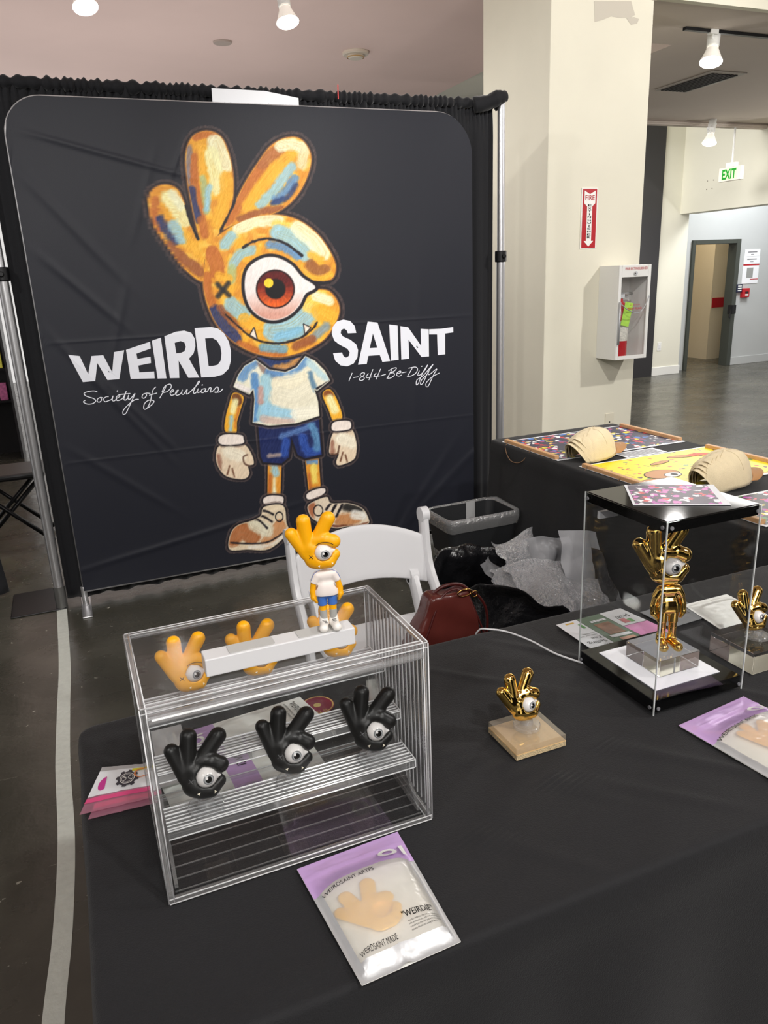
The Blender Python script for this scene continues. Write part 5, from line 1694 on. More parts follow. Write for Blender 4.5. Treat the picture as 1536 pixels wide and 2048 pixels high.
def make_cap(arch=0.86):
    t = thing('baseball_cap', 'cap', 'cap')
    R_, H_ = 0.088, 0.122

    def f(u, v):
        a = u * 2 * math.pi
        ph_ = v * math.pi / 2
        r = math.cos(ph_) ** 0.62; z = math.sin(ph_) ** 0.85
        w = 1 + 0.02 * noise.noise(Vector((math.cos(a) * 3, math.sin(a) * 3, v * 4)))
        x = R_ * 1.12 * r * math.cos(a) * w; y = R_ * r * math.sin(a) * w
        z = H_ * z + 0.003 * noise.noise(Vector((x * 40, y * 40, 1)))
        # arched opening at the rear (-x side)
        k = max(0, -math.cos(a)); op = arch * H_ * max(0, 1 - ((abs(math.atan2(math.sin(a), -math.cos(a)))) / 0.9) ** 2) if k > 0 else 0
        z = max(z, op)
        return (x, y, z)
    m = MB(); m.grid(f, 72, 22)
    o = m.build('crown', M_cap, t, smooth=True, solid=0.0022)
    sm = MB()
    for k in range(6):
        a = math.radians(30 + 60 * k)
        path = []
        for v in np.linspace(0.30, 1, 12):
            p = Vector(f(a / (2 * math.pi), v)); path.append(p * 1.008)
        sm.tube(path, 0.0011, 5)
    sm.build('seam', mat('cap_seam', (184, 166, 130), 0.8), o, smooth=True)
    bt = MB(); bt.lathe([(0, 0.006), (0.006, 0.004), (0.008, 0)], (0, 0, H_ - 0.001), 14); bt.build('button', M_cap, o, smooth=True)

    def br(u, v):
        a = (u - 0.5) * 2 * 1.15
        r0 = R_ * 1.06; ext = 0.068 * math.cos(a * 0.95) ** 0.8 if abs(a * 0.95) < 1.57 else 0
        r = r0 + ext * v
        x = r * 1.12 * math.cos(a) if v == 0 else (r0 * 1.12 * math.cos(a) + ext * v * 1.1)
        y = R_ * 1.0 * math.sin(a) * (1 - .05 * v)
        return (x, y, 0.008 + 0.012 * (1 - (y / 0.08) ** 2) - 0.010 * v)
    m = MB(); m.grid(br, 30, 8); m.build('brim', M_suede, t, smooth=True, solid=0.003)
    return t


cap0 = make_cap()


def place_cap(first, loc, rot, label, group):
    c = cap0 if first else copy_tree(cap0)
    c.location = loc; c.rotation_euler = rot
    k = [w in label for w in ('outermost', 'middle', 'second', 'third', 'innermost')].index(True)
    sc_ = (1.0, 0.96, 0.965, 0.93, 0.90)[k]; c.scale = (sc_, sc_, sc_)
    c['label'] = label; c['group'] = group
    return c


ca = atz(1160, 925, ZT2); cb2 = atz(1228, 915, ZT2)
nm = ['outermost', 'middle', 'innermost']
for k in range(3):
    place_cap(k == 0, (2.075 - 0.017 * k, 2.655 + 0.004 * k, ZT2 + 0.012 - 0.003 * k), (math.radians(-3), math.radians(-8 - 2 * k), math.radians(8)),
              'beige cap with tan brim, %s of the three nested caps on the navy poster' % nm[k], 'caps nested on the navy poster')
nm = ['outermost', 'second', 'third', 'innermost']
for k in range(4):
    place_cap(False, (2.215 - 0.016 * k, 2.06 + 0.002 * k, ZT2 + 0.012 - 0.003 * k), (math.radians(-2), math.radians(-6 - 2 * k), math.radians(4)),
              'beige cap with tan brim, %s of the four nested caps on the yellow poster' % nm[k], 'caps nested on the yellow poster')

# ------------------------------------------------------------------ front table
ZT = 0.742
CREASES = [(0.62, 0.93, -0.9, 0.16, .008, .0022), (0.78, 0.80, -0.75, 0.14, .007, .002), (0.9, 0.83, -0.8, 0.2, .01, .0022), (0.55, 0.75, -0.85, 0.16, .008, .0018), (1.0, 1.15, -0.9, 0.3, .012, .0016), (0.35, 0.62, .1, .2, .01, .0016),
           (1.15, 0.8, -0.7, 0.12, .008, .002), (0.2, 0.72, .15, .25, .012, .0012), (0.75, 1.2, -.8, .2, .01, .0012)]


def wr1(x, y):
    d = 0.0010 * noise.noise(Vector((x * 7, y * 7, 5))) + 0.0005 * noise.noise(Vector((x * 25, y * 25, 8)))
    for cx, cy, an, ln, wd, am in CREASES:
        dx, dy = x - cx, y - cy; c, s = math.cos(an), math.sin(an)
        u = dx * c + dy * s; v = -dx * s + dy * c
        if abs(u) < ln * 1.5 and abs(v) < wd * 4:
            d += 1.7 * am * math.exp(-(v / wd) ** 2 - (u / ln) ** 4)
    return d - 0.001


t1 = thing('cloth_covered_table', 'front table under a black cloth carrying the clear display cases and figurines', 'table', (0, 0, 0))
m_ = MB(); table_cloth(m_, -0.085, 2.30, 0.675, 1.435, ZT, 0.035, wr1, 1, fold=0.016, flare=0.02)
m_.build('tablecloth', M_cloth, t1, smooth=True)
ZS = ZT + 0.0025                # things stand here


# ------------------------------------------------------------------ one-eyed hand figurine geometry (unit = 1 sketch px)
def sk(u, v, y=0.0):
    return np.array([(u - 900.0), y, (900.0 - v)])


EYE_C = sk(938, 612, -46); EYE_R = 138.0


def head_field(X, Y, Z):
    Y2 = Y / 0.86
    def c(a, b, ra, rb): return rcap(X, Y2, Z, a, b, ra, rb)
    d = c(sk(820, 720, 10), sk(930, 740, 10), 165, 165)
    d = smin(d, c(sk(800, 560, 15), sk(980, 600, 30), 150, 150), 60)
    f1 = c(sk(492, 305), sk(690, 640), 94, 92)
    f2 = c(sk(682, 128), sk(715, 540), 106, 98)
    f3 = c(sk(1045, 118), sk(820, 500), 109, 96)
    d = smin(d, f1, 34); d = smin(d, f2, 34)
    d = smin(d, f3, 26)
    up = smin(c(sk(850, 440, -20), sk(985, 420, -50), 92, 104), c(sk(985, 420, -50), sk(1102, 466, -48), 104, 106), 20)
    lo = smin(c(sk(860, 770, -36), sk(1010, 765, -52), 112, 106), c(sk(1010, 765, -52), sk(1108, 668, -46), 106, 84), 30)
    d = smin(d, up, 24); d = smin(d, lo, 24)
    sock = rcap(X, Y, Z, EYE_C, EYE_C, 142, 142)
    sock2 = rcap(X, Y, Z, EYE_C + np.array([0, -30, 0]), sk(1160, 585, -150), 118, 10)
    d = -smin(-d, np.minimum(sock, sock2), 16) if False else np.maximum(d, -np.minimum(sock, sock2))
    return d


def eye_field(X, Y, Z):
    a = rcap(X, Y, Z, EYE_C, EYE_C, 138, 138)
    b = rcap(X, Y, Z, EYE_C + np.array([30, 10, 0]), sk(1118, 588, -70), 112, 8)
    return smin(a, b, 30)


HM = snet(head_field, (-520, -280, -60), (330, 280, 900), 16.0)
EM = snet(eye_field, (-120, -230, 100), (260, 110, 460), 10.0)


def scaled(mb, sx, sz=None):
    sz = sx if sz is None else sz
    o = MB(); o.v = [(v[0] * sx, v[1] * sx, v[2] * sz) for v in mb.v]; o.f = list(mb.f); o.mi = list(mb.mi); return o


def sph_cap(c, R_, dirv, ang, n=24, rings=5, squash=1.0):
    d = Vector(dirv).normalized(); a = d.orthogonal().normalized(); b = d.cross(a); c = Vector(c)
    m = MB()
    m.grid(lambda u, v: c + (d * math.cos(ang * v) + (a * math.cos(u * 2 * math.pi) + b * math.sin(u * 2 * math.pi) * squash) * math.sin(ang * v)) * R_, n, rings)
    return m


GAZE = Vector((0.16, -1, -0.02))


def surf(u, v, y0=-400):
    """front surface point of the head at sketch (u, v)"""
    ys = np.linspace(-300, 100, 400)
    p = sk(u, v)
    d = head_field(np.full(400, p[0]), ys, np.full(400, p[2]))
    i = np.argmax(d < 0)
    return Vector((p[0], ys[i], p[2]))


_SURF = {}


def make_head(parent, m_skin, s, M_brow, M_tooth, origin=Vector((0, 0, 0)), brow=True, tag_prefix=''):
    T = lambda v: Vector(v) * s + origin
    hm = scaled(HM, s).map(lambda v: v + origin)
    head = hm.build('head', m_skin, parent, smooth=True, subd=0)
    em = scaled(EM, s).map(lambda v: v + origin)
    eye = em.build('eyeball', M_eye, head, smooth=True)
    g2 = GAZE
    c = T(EYE_C)
    sph_cap(c, 138.8 * s, g2, 0.50).build('iris', M_iris, eye, smooth=True)
    sph_cap(c, 139.4 * s, g2, 0.40).build('iris_ring', M_iris_in, eye, smooth=True)
    sph_cap(c, 140.2 * s, g2, 0.30).build('pupil', M_pupil, eye, smooth=True)
    sph_cap(c, 141.2 * s, Vector((g2.x - 0.2, g2.y, g2.z + 0.12)), 0.11).build('glint', M_eye, eye, smooth=True)
    if not _SURF:
        _SURF['cross'] = [[surf(u, v) for u, v in ((724, 632), (778, 684))], [surf(u, v) for u, v in ((778, 634), (724, 682))]]
        _SURF['brow'] = [surf(u, v) for u, v in ((835, 487), (880, 458), (940, 440), (1000, 442), (1050, 462), (1086, 486))]
        _SURF['t1'] = [surf(u, v) for u, v in ((838, 806), (876, 786), (872, 832))]
        _SURF['t2'] = [surf(u, v) for u, v in ((1044, 756), (1078, 776), (1050, 806))]
    cr = MB()
    for l in _SURF['cross']: cr.tube([T(p + Vector((0, -2, 0))) for p in l], 5.5 * s, 6)
    cr.build('cross_mark', M_brow, head, smooth=True)
    if brow:
        b = MB(); b.tube([T(p + Vector((0, -2, 0))) for p in catmull(_SURF['brow'], 4)], 5.0 * s, 6); b.build('eyebrow', M_brow, head, smooth=True)
    for k in ('t1', 't2'):
        p0, p1, p2 = _SURF[k]
        off = Vector((0, -14, 0))
        m = MB(); ctr = (p0 + p1 + p2) / 3
        m.add([T(p0), T(p1), T(p2), T(ctr + off)], [(0, 1, 3), (1, 2, 3), (2, 0, 3), (2, 1, 0)])
        m.build('tooth', M_tooth, head)
    return head


def look(yaw_deg, tilt_deg, roll_deg=0.0):
    return (Matrix.Rotation(math.radians(yaw_deg), 3, 'Z') @ Matrix.Rotation(math.radians(tilt_deg), 3, 'X') @ Matrix.Rotation(math.radians(roll_deg), 3, 'Y')).to_euler()


M_dark_line = mat('printed_dark_line', (40, 28, 20), 0.5)
M_grey_line = mat('faint_grey_line', (92, 92, 94), 0.5)
M_tooth = mat('tooth_white', (248, 236, 214), 0.35)


def head_figure(kind, label, s, loc, rot, group):
    t = thing('hand_head_figurine', label, 'figurine', loc, 0, group)
    t.rotation_euler = rot
    if kind == 'yellow': make_head(t, M_yellow, s, M_dark_line, M_tooth)
    elif kind == 'black': make_head(t, M_blackvinyl, s, M_grey_line, M_tooth, brow=False)
    else: make_head(t, M_gold, s, M_gold, M_gold, brow=False)
    return t


def disk_stand(label, loc, r, group, rot=0):
    t = thing('clear_disk_stand', label, 'stand', loc, rot, group)
    m = MB(); m.lathe([(0, 0), (r, 0), (r, 0.006), (r * .93, 0.0075), (0, 0.0075)], n=40); m.build('disk', M_clear_edge, t, smooth=True, auto=30)
    m = MB(); m.lathe([(r * .48, 0.0075), (r * .42, 0.017), (r * .36, 0.017), (r * .40, 0.0075)], n=32); m.build('cup_ring', M_clear_edge, t, smooth=True, auto=30)
    return t


# ------------------------------------------------------------------ clear riser display case with ridged side
RX0, RX1, RY0, RY1, RZ0, RZ1 = 0.019, 0.423, 0.897, 1.133, ZS, 1.052
case = thing('riser_display_case', 'large clear acrylic display case with ribbed side and stepped shelves, left on the front table', 'display case', (RX0, RY0, RZ0))
W, D, H = RX1 - RX0, RY1 - RY0, RZ1 - RZ0
th = 0.0035
for nme, lo, hi in (('top_panel', (0.008, 0.008, H - 0.004), (W - 0.008, D - 0.008, H)), ('front_door', (0.010, 0, 0.010), (W - 0.010, th, H - 0.022)),
                    ('back_panel', (0.008, D - th, 0.008), (W - 0.008, D, H - 0.008)), ('base_panel', (0.008, 0.008, 0.0), (W - 0.008, D - 0.008, 0.004)),
                    ('left_panel', (0, 0.008, 0.008), (th, D - 0.008, H - 0.008))):
    MB().box(lo, hi).build(nme, M_clear_top if nme == 'top_panel' else M_clear, case)
# ribbed right side
rb = MB(); nr = 15


def rib(u, v):
    y = 0.008 + u * (D - 0.016)
    return (W - 0.0045 + 0.0055 * abs(math.sin(u * nr * math.pi)), y, 0.008 + v * (H - 0.016))


rb.grid(rib, nr * 8, 1)
rp_ = rb.build('ribbed_right_panel', M_ridge, case, smooth=True)
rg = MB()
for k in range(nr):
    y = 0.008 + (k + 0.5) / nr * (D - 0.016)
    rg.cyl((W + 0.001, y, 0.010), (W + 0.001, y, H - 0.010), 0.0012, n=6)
rg.build('painted_rib_glint', M_glint, rp_)  # whitened lines imitate the shine along each rib
# edge rails
fr_ = MB(); e = 0.0085


def rail(a, b): fr_.box(a, b)


for x in (0, W - e):
    for y in (0, D - e):
        rail((x, y, 0), (x + e, y + e, H))
for z in (0, H - e):
    for y in (0, D - e): rail((e, y, z), (W - e, y + e, z + e))
    for x in (0, W - e): rail((x, e, z), (x + e, D - e, z + e))
ef_ = fr_.build('edge_frame', M_clear_edge, case, bevel=0.0025, bseg=3)
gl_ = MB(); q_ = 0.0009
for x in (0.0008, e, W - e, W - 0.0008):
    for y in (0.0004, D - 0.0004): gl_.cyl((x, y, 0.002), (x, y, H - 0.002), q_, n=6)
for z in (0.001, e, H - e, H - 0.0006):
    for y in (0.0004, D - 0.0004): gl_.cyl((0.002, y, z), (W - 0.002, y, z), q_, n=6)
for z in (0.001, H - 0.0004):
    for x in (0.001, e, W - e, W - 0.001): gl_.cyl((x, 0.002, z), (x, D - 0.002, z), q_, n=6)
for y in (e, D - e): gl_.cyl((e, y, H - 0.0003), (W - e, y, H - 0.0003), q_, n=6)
gl_.build('painted_edge_glint', M_glint, ef_, smooth=True)  # pale lines imitate light caught on the frame edges
hg = MB(); hg.box((e, -0.004, H - 0.024), (W - e, 0.006, H - 0.013)); hg.cyl((0.012, -0.003, H - 0.018), (W - 0.012, -0.003, H - 0.018), 0.005, n=12)
hg.build('hinge_strip', M_clear_edge, case, bevel=0.002)
# low ridges in the base with its finger notches
bs = MB()
for k in range(9):
    y = 0.016 + k * 0.024
    bs.box((0.012, y, 0.004), (W - 0.012, y + 0.0016, 0.0055))
bs.build('base_ridges', M_clear_edge, case)
nb = MB()
for x in (0.075, 0.19, 0.30): nb.box((x - 0.018, 0.018, 0.0042), (x + 0.018, 0.052, 0.0062))
for x in (0.06, 0.1, 0.17, 0.21, 0.28, 0.32): nb.box((x, 0.012, 0.0076), (x + 0.0015, 0.075, 0.0085))
nb.build('base_notches', M_clear, case)
# sloping shelf bearers at both ends
for x in (0.012, W - 0.018):
    br_ = MB()
    br_.prism([(x, 0.02, 0.008), (x, D - 0.012, 0.008), (x, D - 0.012, 0.198), (x, D - 0.018, 0.198), (x, 0.02, 0.014)], (0.005, 0, 0))
    br_.build('shelf_bearer', M_clear_edge, case)
# three stepped shelves with fine ridges
SHELF = []
for k, (yf_, yb_, zs_) in enumerate(((0.918, 0.972, 0.846), (0.970, 1.020, 0.902), (1.030, 1.096, 0.956))):
    y0_, y1_, z_ = yf_ - RY0, yb_ - RY0, zs_ - RZ0
    m = MB()
    x0_, x1_ = 0.014, W - 0.020
    m.box((x0_, y0_, z_ - 0.003), (x1_, y1_, z_ - 0.001))
    nrd = 7
    for j in range(nrd):
        y = y0_ + (y1_ - y0_) * (j + 0.3) / nrd
        m.cyl((x0_, y, z_ - 0.001), (x1_, y, z_ - 0.001), 0.0022, n=8)
    m.box((x0_, y0_ - 0.003, z_ - 0.012), (x1_, y0_, z_ + 0.002))
    m.box((x1_, y0_, z_ - 0.010), (x1_ + 0.002, y1_, z_ + 0.002))
    for x in (x0_ + 0.13, x0_ + 0.26): m.box((x, y0_ - 0.0045, z_ - 0.012), (x + 0.003, y1_, z_ + 0.001))
    sf_ = m.build('ridged_shelf', M_ridge, case)
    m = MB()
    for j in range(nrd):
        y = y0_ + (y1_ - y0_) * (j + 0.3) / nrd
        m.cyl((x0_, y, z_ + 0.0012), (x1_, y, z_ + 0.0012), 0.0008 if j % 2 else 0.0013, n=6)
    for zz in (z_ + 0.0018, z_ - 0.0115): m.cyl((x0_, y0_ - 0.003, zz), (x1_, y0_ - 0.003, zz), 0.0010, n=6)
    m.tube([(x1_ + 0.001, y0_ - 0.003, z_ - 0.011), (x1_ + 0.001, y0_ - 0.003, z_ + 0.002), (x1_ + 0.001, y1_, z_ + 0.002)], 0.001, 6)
    m.build('painted_ridge_glint', M_glint, sf_)  # white lines imitate overhead light glinting on the shelf ridges
    if k < 2:
        m = MB(); m.prism([(x0_, y1_, z_), (x0_, y1_ + 0.004, z_ + 0.0), (x0_, y1_ + 0.010, z_ + 0.044), (x0_, y1_ + 0.006, z_ + 0.044)], (x1_ - x0_, 0, 0))
        m.build('shelf_riser', M_clear, case)
# white handle bar on top
hx0, hx1, hy0, hy1 = 0.112, 0.326, 0.937, 0.968
hb = thing('handle_bar', 'long white plastic handle bar lying on top of the clear display case', 'handle', (hx0, hy0, RZ1 + 0.001))
MB().box((0, 0, 0), (hx1 - hx0, hy1 - hy0, 0.026)).build('bar', M_plastic_white, hb, bevel=0.0015)
for (a, b) in ((0.034, 0.098), (0.132, 0.196)):
    pts = [(x + (a + b) / 2, y + (hy1 - hy0) / 2, 0.0262) for x, y in rrect((b - a) / 2, 0.0125, 0.004)]
    MB().prism(pts, (0, 0, 0.0008)).build('pad', mat('white_pad', (190, 190, 188), 0.5), hb)
ZBAR = RZ1 + 0.001 + 0.0272

sB = 1.13e-4
bl = [(407, 1617, 'leftmost'), (583, 1562, 'middle'), (745, 1511, 'rightmost')]
for i, (px, py, w_) in enumerate(bl):
    z_ = 0.846 + 0.001
    p = atz(px, py, z_ + 0.012)
    yy = min(max(p.y, 0.938), 0.95)
    disk_stand('clear acrylic disk stand under the %s black figurine' % w_, (p.x + 0.006, 0.945, z_ + 0.0005), 0.0255, 'disk stands on the lowest shelf')
    head_figure('black', '%s of the three matte black hand-head figurines, on the lowest shelf' % w_, sB, (p.x, 0.950, z_ + 0.014), look((-2, -8, -12)[i], -16, 13), 'black figurines in the case')
yl = [(386, 1391, 'leftmost'), (520, 1358, 'middle'), (681, 1322, 'rightmost')]
for i, (px, py, w_) in enumerate(yl):
    z_ = 0.957 + 0.001
    p = atz(px, py, z_ + 0.010)
    disk_stand('clear acrylic disk stand under the %s yellow figurine' % w_, (p.x + 0.005, 1.060, z_ + 0.0005), 0.0255, 'disk stands on the top shelf')
    t = head_figure('yellow', '%s of the three yellow hand-head figurines on the top shelf inside the case' % w_, sB * .90, (p.x, 1.063, z_ + 0.010), look((6, -6, -10)[i], -12, 6), 'yellow figurines in the case')


# ------------------------------------------------------------------ standing figurines
def standing(kind, label, loc, rotz, s):
    """full-body figurine; s = metres per sketch unit"""
    t = thing('standing_figurine', label, 'figurine', loc, rotz)
    gold = kind == 'gold'
    mk = (lambda m: M_gold if gold else m)
    body_top = 950.0        # height of the head's bottom above the ground in units
    h = 10.0

    def S3(u, z, y=0): return np.array([(u - 945.0), y, z])
    make_head(t, mk(M_yellow), s, mk(M_dark_line), mk(M_tooth), origin=Vector((-45 * s, 0, (body_top - 12) * s)), brow=not gold)

    def shirt(X, Y, Z):
        Y2 = Y / 0.72
        d = rcap(X, Y2, Z, S3(900, 830), S3(1000, 835), 90, 90)
        d = smin(d, rcap(X, Y2, Z, S3(920, 640), S3(985, 640), 128, 128), 60)
        d = smin(d, rcap(X, Y2, Z, S3(915, 560), S3(995, 560), 142, 142), 40)
        d = smin(d, rcap(X, Y, Z, S3(830, 845), S3(775, 745), 66, 62), 25)
        d = smin(d, rcap(X, Y, Z, S3(1070, 850), S3(1122, 755), 64, 58), 25)
        d = np.maximum(d, 525 - Z)
        for (c0, c1) in ((S3(775, 745), S3(745, 690)), (S3(1122, 755), S3(1148, 700))):
            n = (c1 - c0) / np.linalg.norm(c1 - c0)
            side = (X - c0[0]) * n[0] + (Y - c0[1]) * n[1] + (Z - c0[2]) * n[2]
            near = rcap(X, Y, Z, c0, c1, 90, 90)
            d = np.where(near < 0, np.maximum(d, side - 22), d)
        return d
    sh_ = scaled(snet(shirt, (-300, -140, 500), (300, 140, 950), h), s).build('shirt', mk(mat('white_shirt_vinyl', (232, 222, 216), 0.5)), t, smooth=True)
    if not gold:
        sl_ = MB()
        for a_ in ([(868, 932), (800, 900), (752, 830), (722, 740)], [(1010, 935), (1090, 905), (1140, 850), (1172, 770)]):
            sl_.tube([Vector(S3(u, z, -30)) * s for u, z in [(p.x, p.y) for p in catmull([(u, z, 0) for u, z in a_], 5)]], 3.5 * s, 6)
        sl_.build('sleeve_piping', mat('blue_piping', (70, 110, 190), 0.5), sh_, smooth=True)
    for sg, (a, b, c_, d_) in ((-1, (S3(770, 740), S3(745, 600, 0), S3(752, 500, -15), S3(790, 425, -30))), (1, (S3(1128, 745), S3(1160, 610, 0), S3(1162, 520, -15), S3(1135, 445, -30)))):
        def arm(X, Y, Z):
            q = rcap(X, Y, Z, a, b, 46, 44); q = smin(q, rcap(X, Y, Z, b, c_, 44, 46), 14)
            q = smin(q, rcap(X, Y, Z, c_, d_, 44, 22), 14)                                     # palm and first finger
            q = smin(q, rcap(X, Y, Z, c_ + np.array([-18 * sg * -1, 22, -10]), d_ + np.array([-6 * sg * -1, 34, -4]), 22, 15), 5)
            q = smin(q, rcap(X, Y, Z, c_ + np.array([-14 * sg * -1, 0, -20]), d_ + np.array([14 * sg * -1, 8, -12]), 22, 14), 5)
            q = smin(q, rcap(X, Y, Z, c_ + np.array([0, -34, 10]), d_ + np.array([0, -34, 22]), 17, 12), 5)
            return q
        lo = np.minimum.reduce([a, b, c_, d_]) - 90; hi = np.maximum.reduce([a, b, c_, d_]) + 90
        scaled(snet(arm, lo, hi, 8.0), s).build('arm', mk(M_yellow), t, smooth=True)

    def shorts(X, Y, Z):
        q = 1e9
        d = rcap(X, Y / .8, Z, S3(890, 520), S3(1010, 520), 66, 66)
        for u in (880, 1035):
            k = np.sqrt((X - S3(u, 0)[0]) ** 2 + (Y / .95) ** 2) - 70
            k = np.maximum(k, np.maximum(360 - Z, Z - 545))
            d = smin(d, k, 10)
        return np.maximum(d, Z - 540)
    scaled(snet(shorts, (-160, -110, 340), (190, 110, 560), 8.0), s).build('shorts', mk(mat('blue_shorts_vinyl', (66, 112, 190), 0.45)), t, smooth=True)
    for u in (885, 1035):
        c = Vector(S3(u, 0)) * s
        m = MB(); m.cyl(c + Vector((0, 0, 250 * s)), c + Vector((0, 0, 400 * s)), 56 * s, n=28); m.build('leg', mk(M_yellow), t, smooth=True, auto=40)
        m = MB(); m.cyl(c + Vector((0, 0, 110 * s)), c + Vector((0, 0, 285 * s)), 52 * s, 58 * s, n=28); m.build('sock', mk(mat('grey_sock_vinyl', (166, 166, 162), 0.5)), t, smooth=True, auto=40, bevel=0.0005)

        def shoe(X, Y, Z):
            x0 = S3(u, 0)[0]; k = 1 if u > 950 else -1
            d = rcap(X, Y, Z, (x0, 10, 70), (x0 + 4 * k, 10, 150), 66, 60)
            d = smin(d, rcap(X, Y, Z, (x0, -20, 58), (x0 + 26 * k, -185, 50), 66, 68), 40)
            return np.maximum(d, -Z)
        so_ = scaled(snet(shoe, (S3(u, 0)[0] - 130, -280, -16), (S3(u, 0)[0] + 130, 110, 240), 8.0), s).build('shoe', mk(mat('white_shoe_vinyl', (236, 232, 226), 0.4)), t, smooth=True)
        lc = MB()
        for k_ in range(3):
            y = -70 - k_ * 32; z = 132 - k_ * 9
            lc.tube([Vector((S3(u, 0)[0] - 30 + 5 * k_, y, z - 4)) * s, Vector((S3(u, 0)[0] + 2 + 5 * k_, y - 8, z + 5)) * s, Vector((S3(u, 0)[0] + 32 + 5 * k_, y, z - 4)) * s], 5 * s, 6)
        lc.build('laces', mk(M_ink), so_, smooth=True)
    return t


standing('yellow', 'yellow one-eyed hand-head figurine in white shirt and blue shorts, standing on the handle bar', (0.293, 0.958, ZBAR + 0.0002), math.radians(-12), 0.94e-4)

# ------------------------------------------------------------------ zip pouches and leaflets
M_lilac = mat('lilac_foil', (204, 168, 222), 0.3, metal=0.15, bump=0.25, bscale=25)
M_silver = mat('silver_foil', (205, 206, 208), 0.4, metal=0.4, bump=0.35, bscale=22)
M_frost = clear_mat('frosted_pouch_window', tint=(0.93, 0.92, 0.9), gloss=2.2, rough=0.2, haze=0.34, hazecol=(0.95, 0.93, 0.88), bump=0.35, bscale=30)
M_whitefoil = mat('white_pouch_film', (244, 245, 240), 0.35, metal=0.0, bump=0.35, bscale=20)


def pouch(label, name, corners, zb, puff, parts, texts=(), mats_=None, ridges=True, dent=None, group=None):
    """flat pouch: corners = top-left, top-right, bottom-right, bottom-left as seen when reading"""
    tl_, tr_, br__, bl_ = [Vector((c[0], c[1], 0)) for c in corners]
    cen = (tl_ + tr_ + br__ + bl_) / 4
    t = thing(name, label, 'pouch', (cen.x, cen.y, zb), 0, group)

    def XY(u, v): return (tl_ * (1 - u) + tr_ * u) * (1 - v) + (bl_ * (1 - u) + br__ * u) * v - cen

    def Zp(u, v):
        e = min(u, 1 - u, v * 1.4, (1 - v) * 1.2)
        z = puff * (1 - math.exp(-max(0, e - 0.03) * 9)) * (0.25 + 0.75 * min(1, max(0, (v - 0.14) / 0.2)) ** 2 * (3 - 2 * min(1, max(0, (v - 0.14) / 0.2)))) 
        z += 0.0012 * noise.noise(Vector((u * 9, v * 9, zb * 50)))
        z += 0.005 * (math.exp(-((u - 0.45) / 0.05) ** 2) * max(0, v - 0.82) * 6 if dent else 0)
        if ridges and 0.10 < v < 0.135: z += 0.0012
        return max(z, 0.0004) + 0.0012

    def S(u, v, o=0.0):
        p = XY(u, v); return Vector((p.x, p.y, Zp(u, v) + o))
    m = MB(); m.add([tuple(XY(a, b) + Vector((0, 0, 0.0004))) for a, b in ((0, 0), (1, 0), (1, 1), (0, 1))], [(0, 1, 2, 3)])
    m.build('back_film', M_whitefoil, t)
    for pn, (u0, u1, v0, v1), mm in parts:
        m = MB(); m.grid(lambda a, b: S(u0 + (u1 - u0) * a, v0 + (v1 - v0) * b), max(4, int(44 * (u1 - u0))), max(4, int(50 * (v1 - v0))))
        m.build(pn, mm, t, smooth=True)
    for (s_, u, v, wd, hg_, mm, bold) in texts:
        vs, fs = text_geo(s_, 1.0, bold)
        x0 = min(q[0] for q in vs); x1 = max(q[0] for q in vs)
        m = MB(); m.add([S(u + (q[0] - x0) / (x1 - x0) * wd, v - q[1] / 0.7 * hg_, 0.0045 if hg_ > 0.06 else 0.0013) for q in vs], fs)
        m.build('lettering', mm, t)
    return t, S


M_goldfig = mat('gold_coloured_vinyl', (255, 196, 20), 0.3, metal=0.1)
# purple pouch at the front
pc = [atz(594, 1741, ZS), atz(795, 1666, ZS), atz(922, 1886, ZS), atz(724, 1974, ZS)]
PARTS = [('lilac_header', (0, 1, 0, 0.30), M_lilac), ('frosted_window', (0.07, 0.93, 0.30, 0.90), M_frost), ('silver_edge', (0, 0.07, 0.30, 1.0), M_silver), ('silver_edge', (0.93, 1.0, 0.30, 1.0), M_silver), ('silver_gusset', (0.07, 0.93, 0.90, 1.0), M_silver)]
TX = [('O1', 0.68, 0.262, 0.27, 0.10, M_signwhite, 0.04), ('WEIRDSAINT ARTPS', 0.06, 0.36, 0.50, 0.030, M_ink, 0.0), ('"WEIRDIE"', 0.575, 0.785, 0.31, 0.045, M_ink, 0.01), ('WEIRDSAINT MADE', 0.09, 0.885, 0.36, 0.036, M_ink, 0.0)]
for k in range(4):
    TX.append(('weirdie embraces the odd and wonderful beauty'[k * 3:38 + k * 2], 0.60, 0.815 + k * 0.018, 0.31 - 0.05 * (k == 3), 0.011, M_ink, 0.0))
pch, Sf = pouch('lilac and silver zip pouch with frosted window, in front of the clear display case', 'zip_pouch', pc, ZS + 0.001, 0.024, PARTS, TX, dent=True, group=None)


def inner_fig(parent_loc, rz, sc, label, m_skin):
    t = thing('bagged_figurine', label, 'figurine', parent_loc)
    t.rotation_euler = (Matrix.Rotation(rz, 3, 'Z') @ Matrix.Rotation(math.radians(-90), 3, 'X')).to_euler()
    o = MB(); o.v = [(v[0] * sc, v[1] * sc * 0.24, v[2] * sc) for v in HM.v]; o.f = list(HM.f); o.mi = list(HM.mi)
    hd_ = o.build('head', m_skin, t, smooth=True)
    if m_skin is M_goldfig:
        return t
    o = MB(); o.v = [(v[0] * sc, v[1] * sc * 0.24 - 10 * sc, v[2] * sc) for v in EM.v]; o.f = list(EM.f); o.mi = list(EM.mi)
    o.build('eyeball', M_eye, hd_, smooth=True)
    return t


inner_fig((pch.location.x + 0.002, pch.location.y - 0.050, ZS + 0.0058), math.radians(14), 1.02e-4, 'gold-coloured figurine seen blurred through the frosted window of the front pouch', M_goldfig)
